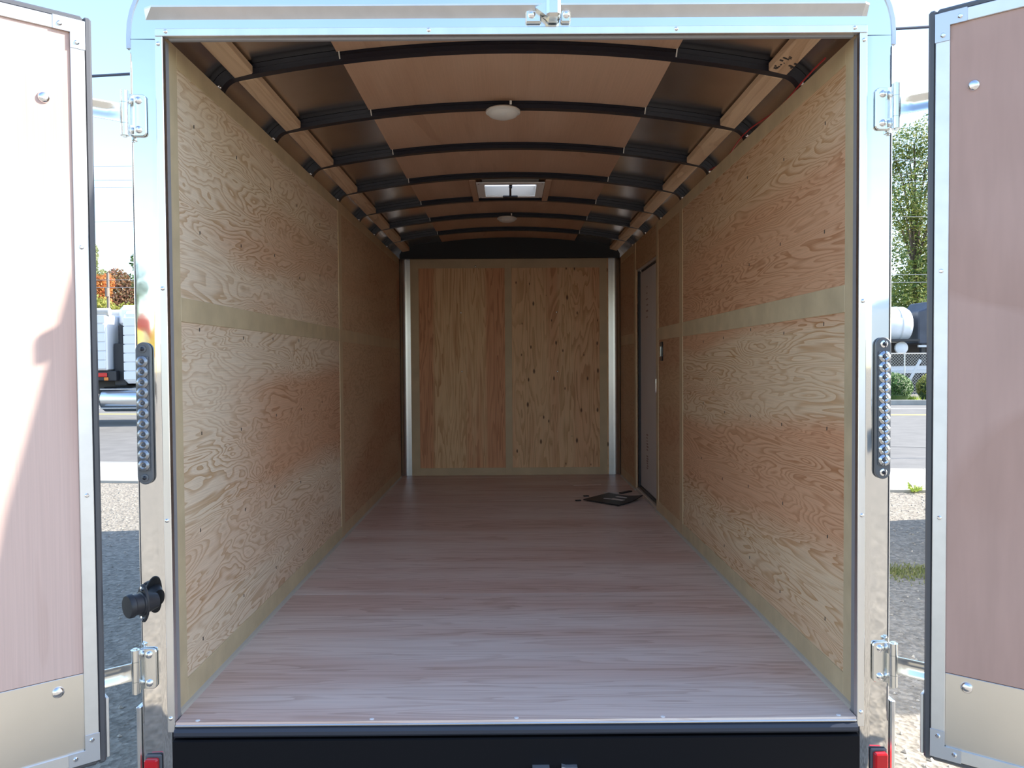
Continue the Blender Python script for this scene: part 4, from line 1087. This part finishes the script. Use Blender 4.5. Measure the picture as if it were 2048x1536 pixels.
for o, lb in zip([q for q in COL.objects if q.name.startswith('pallet_block')], ('dark block under the left end of the scrap boards', 'dark block under the right end of the scrap boards')):
    tag(o, lb, 'block')
sp_ = [((15.3, 30.0, .56), (19.4, 30.0, .60), .12, 'white scrap board lying level on the dark blocks, lower one'),
       ((15.3, 30.05, .70), (19.4, 30.05, .76), .16, 'white scrap board stacked level, upper one'),
       ((15.7, 29.6, GZ + .03), (16.5, 29.62, 1.05), .10, 'white scrap board leaning steeply at the left of the stack'),
       ((17.2, 29.6, GZ + .03), (17.9, 29.62, .95), .10, 'white scrap board leaning at the middle of the stack')]
for a, b, w_, lb in sp_:
    o = MB().bar(a, b, .05, w_).build('scrap_board', 'timber_white', None); tag(o, lb, 'board', 'white scrap boards behind the fence')
# ---- truck on the road at left
TY = 17.3   # near side of the truck
tk = thing('dump_truck', (-10.5, TY + 1.2, GZ), 'white dump truck passing on the road left of the trailer', 'truck')
rib = lambda z0, z1, x0, x1, y, nm, par, mat='truck_white': B((x0, y - .02, z0), (x1, y + .02, z1), nm, mat, par, .006)
bx = B((-15.6, TY + .05, GZ + 1.38), (-9.90, TY + 2.45, GZ + 2.75), 'dump_box', 'truck_white', tk, .03)
for k in range(6):
    z = GZ + 1.42 + k * .225
    rib(z, z + .195, -15.6, -9.93, TY + .03, 'side_panel', bx)
MB().tube([(-15.7, TY + .15, GZ + 2.82), (-9.86, TY + .15, GZ + 2.82)], .10, 10).build('tarp_roll', 'tarp', tk, smooth=True)
MB().tube([(-15.7, TY + 1.3, GZ + 2.80), (-9.86, TY + 1.3, GZ + 2.80)], .16, 10).build('tarp_roll', 'tarp', tk, smooth=True)
B((-16.5, TY + .7, GZ + .78), (-6.2, TY + 1.8, GZ + 1.12), 'chassis', 'dark_metal', tk, .02)
B((-15.6, TY + .1, GZ + 1.12), (-9.72, TY + 2.4, GZ + 1.37), 'subframe', 'dark_metal', tk, .02)
for x, m_ in ((-10.35, 'red'), (-10.05, 'red'), (-9.95, 'amber')):
    B((x - .12 if m_ == 'red' else x - .05, TY + .06, GZ + (1.22 if m_ == 'red' else 1.13)), (x + .12 if m_ == 'red' else x + .05, TY + .10, GZ + (1.32 if m_ == 'red' else 1.21)), 'side_lamp', m_, tk, .01)
cab = B((-9.52, TY + .08, GZ + 1.05), (-6.9, TY + 2.42, GZ + 2.85), 'cab', 'truck_white', tk, .08)
for k in range(7):
    z = GZ + 1.15 + k * .22
    rib(z, z + .20, -9.50, -8.3, TY + .07, 'sleeper_panel', cab)
B((-8.1, TY + .06, GZ + 1.9), (-7.2, TY + .10, GZ + 2.55), 'side_window', 'dark_metal', cab, .02)
B((-6.9, TY + .35, GZ + .95), (-5.3, TY + 2.15, GZ + 2.0), 'hood', 'truck_white', tk, .15)
B((-9.86, TY + .5, GZ + 2.45), (-8.9, TY + 2.0, GZ + 3.02), 'roof_fairing', 'truck_white', tk, .12)
B((-9.86, TY + .3, GZ + 1.0), (-9.55, TY + 2.2, GZ + 2.05), 'headache_rack', 'dark_metal', tk, .02)
MB().tube([(-9.70, TY + .42, GZ + 1.0), (-9.70, TY + .42, GZ + 2.5)], .09, 10).build('exhaust_stack', 'dark_metal', tk, smooth=True)
ft = MB().lathe((-10.20, TY + .38, GZ + .66), (1, 0, 0), [(0, .18), (.04, .27), (.10, .315), (1.75, .315), (1.81, .27), (1.85, .18)], 24).build('fuel_tank', 'tank_alu', tk, smooth=True)
for z in (.42, -.0):
    B((-10.1, TY + .04, GZ + .66 + .24 - z * .0 - (.0 if z else .47)), (-8.5, TY + .10, GZ + .66 + .27 - (.0 if z else .47)), 'step_rail', 'alu_strip', ft, .01)
def wheel(x, y):
    w = MB().lathe((x, y, GZ + .50), (0, 1, 0), [(0, .30), (.0, .44), (.05, .50), (.25, .50), (.30, .44), (.30, .30)], 24).build('wheel', 'tyre', tk, smooth=True)
    MB().lathe((x, y - .01, GZ + .50), (0, 1, 0), [(0, .08), (.03, .12), (.06, .29), (.10, .29)], 20).build('rim', 'tank_alu', w, smooth=True)
for x in (-14.7, -13.5, -12.3, -6.4):
    wheel(x, TY + .06); wheel(x, TY + 2.1)

# ---- poles and overhead wires
up_ = thing('utility_pole', (-26.62, 51, GZ), 'wooden utility pole among the autumn trees at left', 'utility pole')
MB().tube([(-26.62, 51, GZ), (-26.62, 51, 7.2)], [.12, .09], 10).build('pole', 'pole', up_, smooth=True)
MB().tube([(-26.62, 50.85, 5.6), (-26.62, 50.85, 6.2)], .13, 10).build('transformer', 'pole', up_, smooth=True)
def wire(name, a, b, r, mat, sag, label, cat='wire', group=None):
    pts = []
    for k in range(25):
        u = k / 24
        p = Vector(a).lerp(Vector(b), u); p.z -= sag * 4 * u * (1 - u); pts.append(p)
    o = MB().tube(pts, r, 5).build(name, mat, None, smooth=True); tag(o, label, cat, group)
wire('overhead_cable', (-20, 11.0, 5.14), (20, 11.0, 7.25), .024, 'cable', 0.0, 'thick dark overhead cable crossing the sky behind the trailer')
for z, lb in ((10.95, 'highest thin wire across the pale sky at left'), (10.25, 'second thin wire from the top at left'), (9.88, 'third thin wire from the top at left')):
    wire('overhead_wire', (-60, 38, z), (60, 38, z + .2), .012, 'cable_grey', .0, lb)
for z, lb, y in ((8.6, 'pale wire crossing the middle of the tall tree at right', 40), (5.55, 'pale wire crossing the tall tree lower down', 40), (5.15, 'lowest pale wire crossing the tree above the tanks', 40)):
    wire('overhead_wire', (-60, y, z), (60, y, z), .014, 'cable_grey', .0, lb)

# ---- neighbouring trailer that shades the gravel on the right, and what the polished posts mirror
def cargo_trailer(loc, w, l, h, mat, label, name='cargo_trailer'):
    x, y, z = loc
    o = thing(name, (x, y, GZ), label, 'trailer')
    z0 = GZ + .42
    poly = [(-w / 2, 0), (w / 2, 0), (w / 2, h - .25), (w / 2 - .08, h - .08), (w / 2 - .25, h), (-w / 2 + .25, h), (-w / 2 + .08, h - .08), (-w / 2, h - .25)]
    MB().prism(poly, (x, y - l / 2, z0), (1, 0, 0), (0, 0, 1), (0, 1, 0), l).build('body', mat, o)
    B((x - w / 2 - .015, y - l / 2 - .02, z0 - .1), (x + w / 2 + .015, y + l / 2 + .02, z0 + .06), 'skirt', 'alu', o, .01)
    for sg in (-1, 1):
        for q in (-.45, .45):
            wv = MB().lathe((x + sg * (w / 2 - .05), y + q, GZ + .33), (sg, 0, 0), [(0, .2), (0, .30), (.04, .33), (.16, .33), (.2, .30), (.2, .2)], 20).build('wheel', 'tyre', o, smooth=True)
            MB().lathe((x + sg * (w / 2 + .13), y + q, GZ + .33), (sg, 0, 0), [(0, .19), (.03, .17), (.02, .05)], 16).build('rim', 'alu', wv, smooth=True)
        B((x + sg * w / 2, y - .95, GZ + .68), (x + sg * (w / 2 + .22), y + .95, GZ + .74), 'fender', 'bow', o, .02)
    MB().tube([(x - .5, y + l / 2, z0 - .03), (x, y + l / 2 + 1.1, z0 - .03), (x + .5, y + l / 2, z0 - .03)], .04, 6).build('tongue', 'bow', o)
    for sg in (-1, 1):
        B((x + sg * .04, y - l / 2 - .03, z0 + .1), (x + sg * (w / 2 - .1), y - l / 2, z0 + h - .3), 'rear_door', mat, o, .01)
    return o
cargo_trailer((5.35, 3.30, 0), 2.1, 3.7, 2.25, 'trailer_white', 'white cargo trailer parked beyond the right door, outside the view')
cargo_trailer((7.0, -13.2, 0), 2.2, 4.2, 2.35, 'trailer_white', 'white cargo trailer mirrored in the right corner post')

def excavator(x, y, mat, label):
    o = thing('excavator', (x, y, GZ), label, 'excavator')
    for s_ in (-1, 1):
        tr_ = MB()
        tr_.prism([(-1.0, .05), (-.8, 0), (.8, 0), (1.0, .05), (1.1, .28), (1.0, .5), (.8, .56), (-.8, .56), (-1.0, .5), (-1.1, .28)], (x, y + s_ * .7 - .2, GZ), (1, 0, 0), (0, 0, 1), (0, 1, 0), .4)
        tr_.build('track', 'tyre', o)
    B((x - 1.0, y - .8, GZ + .7), (x + .8, y + .8, GZ + 1.35), 'house', mat, o, .08)
    B((x - .1, y - .75, GZ + 1.35), (x + .75, y + .05, GZ + 2.35), 'cab', mat, o, .06)
    B((x + .05, y + .05, GZ + 1.6), (x + .68, y + .07, GZ + 2.25), 'cab_window', 'dark_metal', o, .02)
    MB().bar((x + .8, y + .3, GZ + 1.2), (x + 2.2, y + .3, GZ + 2.9), .22, .30).build('boom', mat, o)
    MB().bar((x + 2.2, y + .3, GZ + 2.9), (x + 2.9, y + .3, GZ + 1.2), .18, .22).build('stick', mat, o)
    MB().prism([(0, 0), (.55, .05), (.65, .5), (.1, .6)], (x + 2.4, y + .0, GZ + .5), (1, 0, 0), (0, 0, 1), (0, 1, 0), .6).build('bucket', 'dark_metal', o)
    MB().tube([(x, y - .5, GZ + .55), (x, y - .5, GZ + .72)], .4, 14).build('turntable', 'dark_metal', o)
excavator(-10.9, -22.5, 'mach_red', 'red excavator mirrored in the left corner post')
excavator(-8.35, -18.0, 'mach_yellow', 'yellow excavator mirrored in the left corner post')
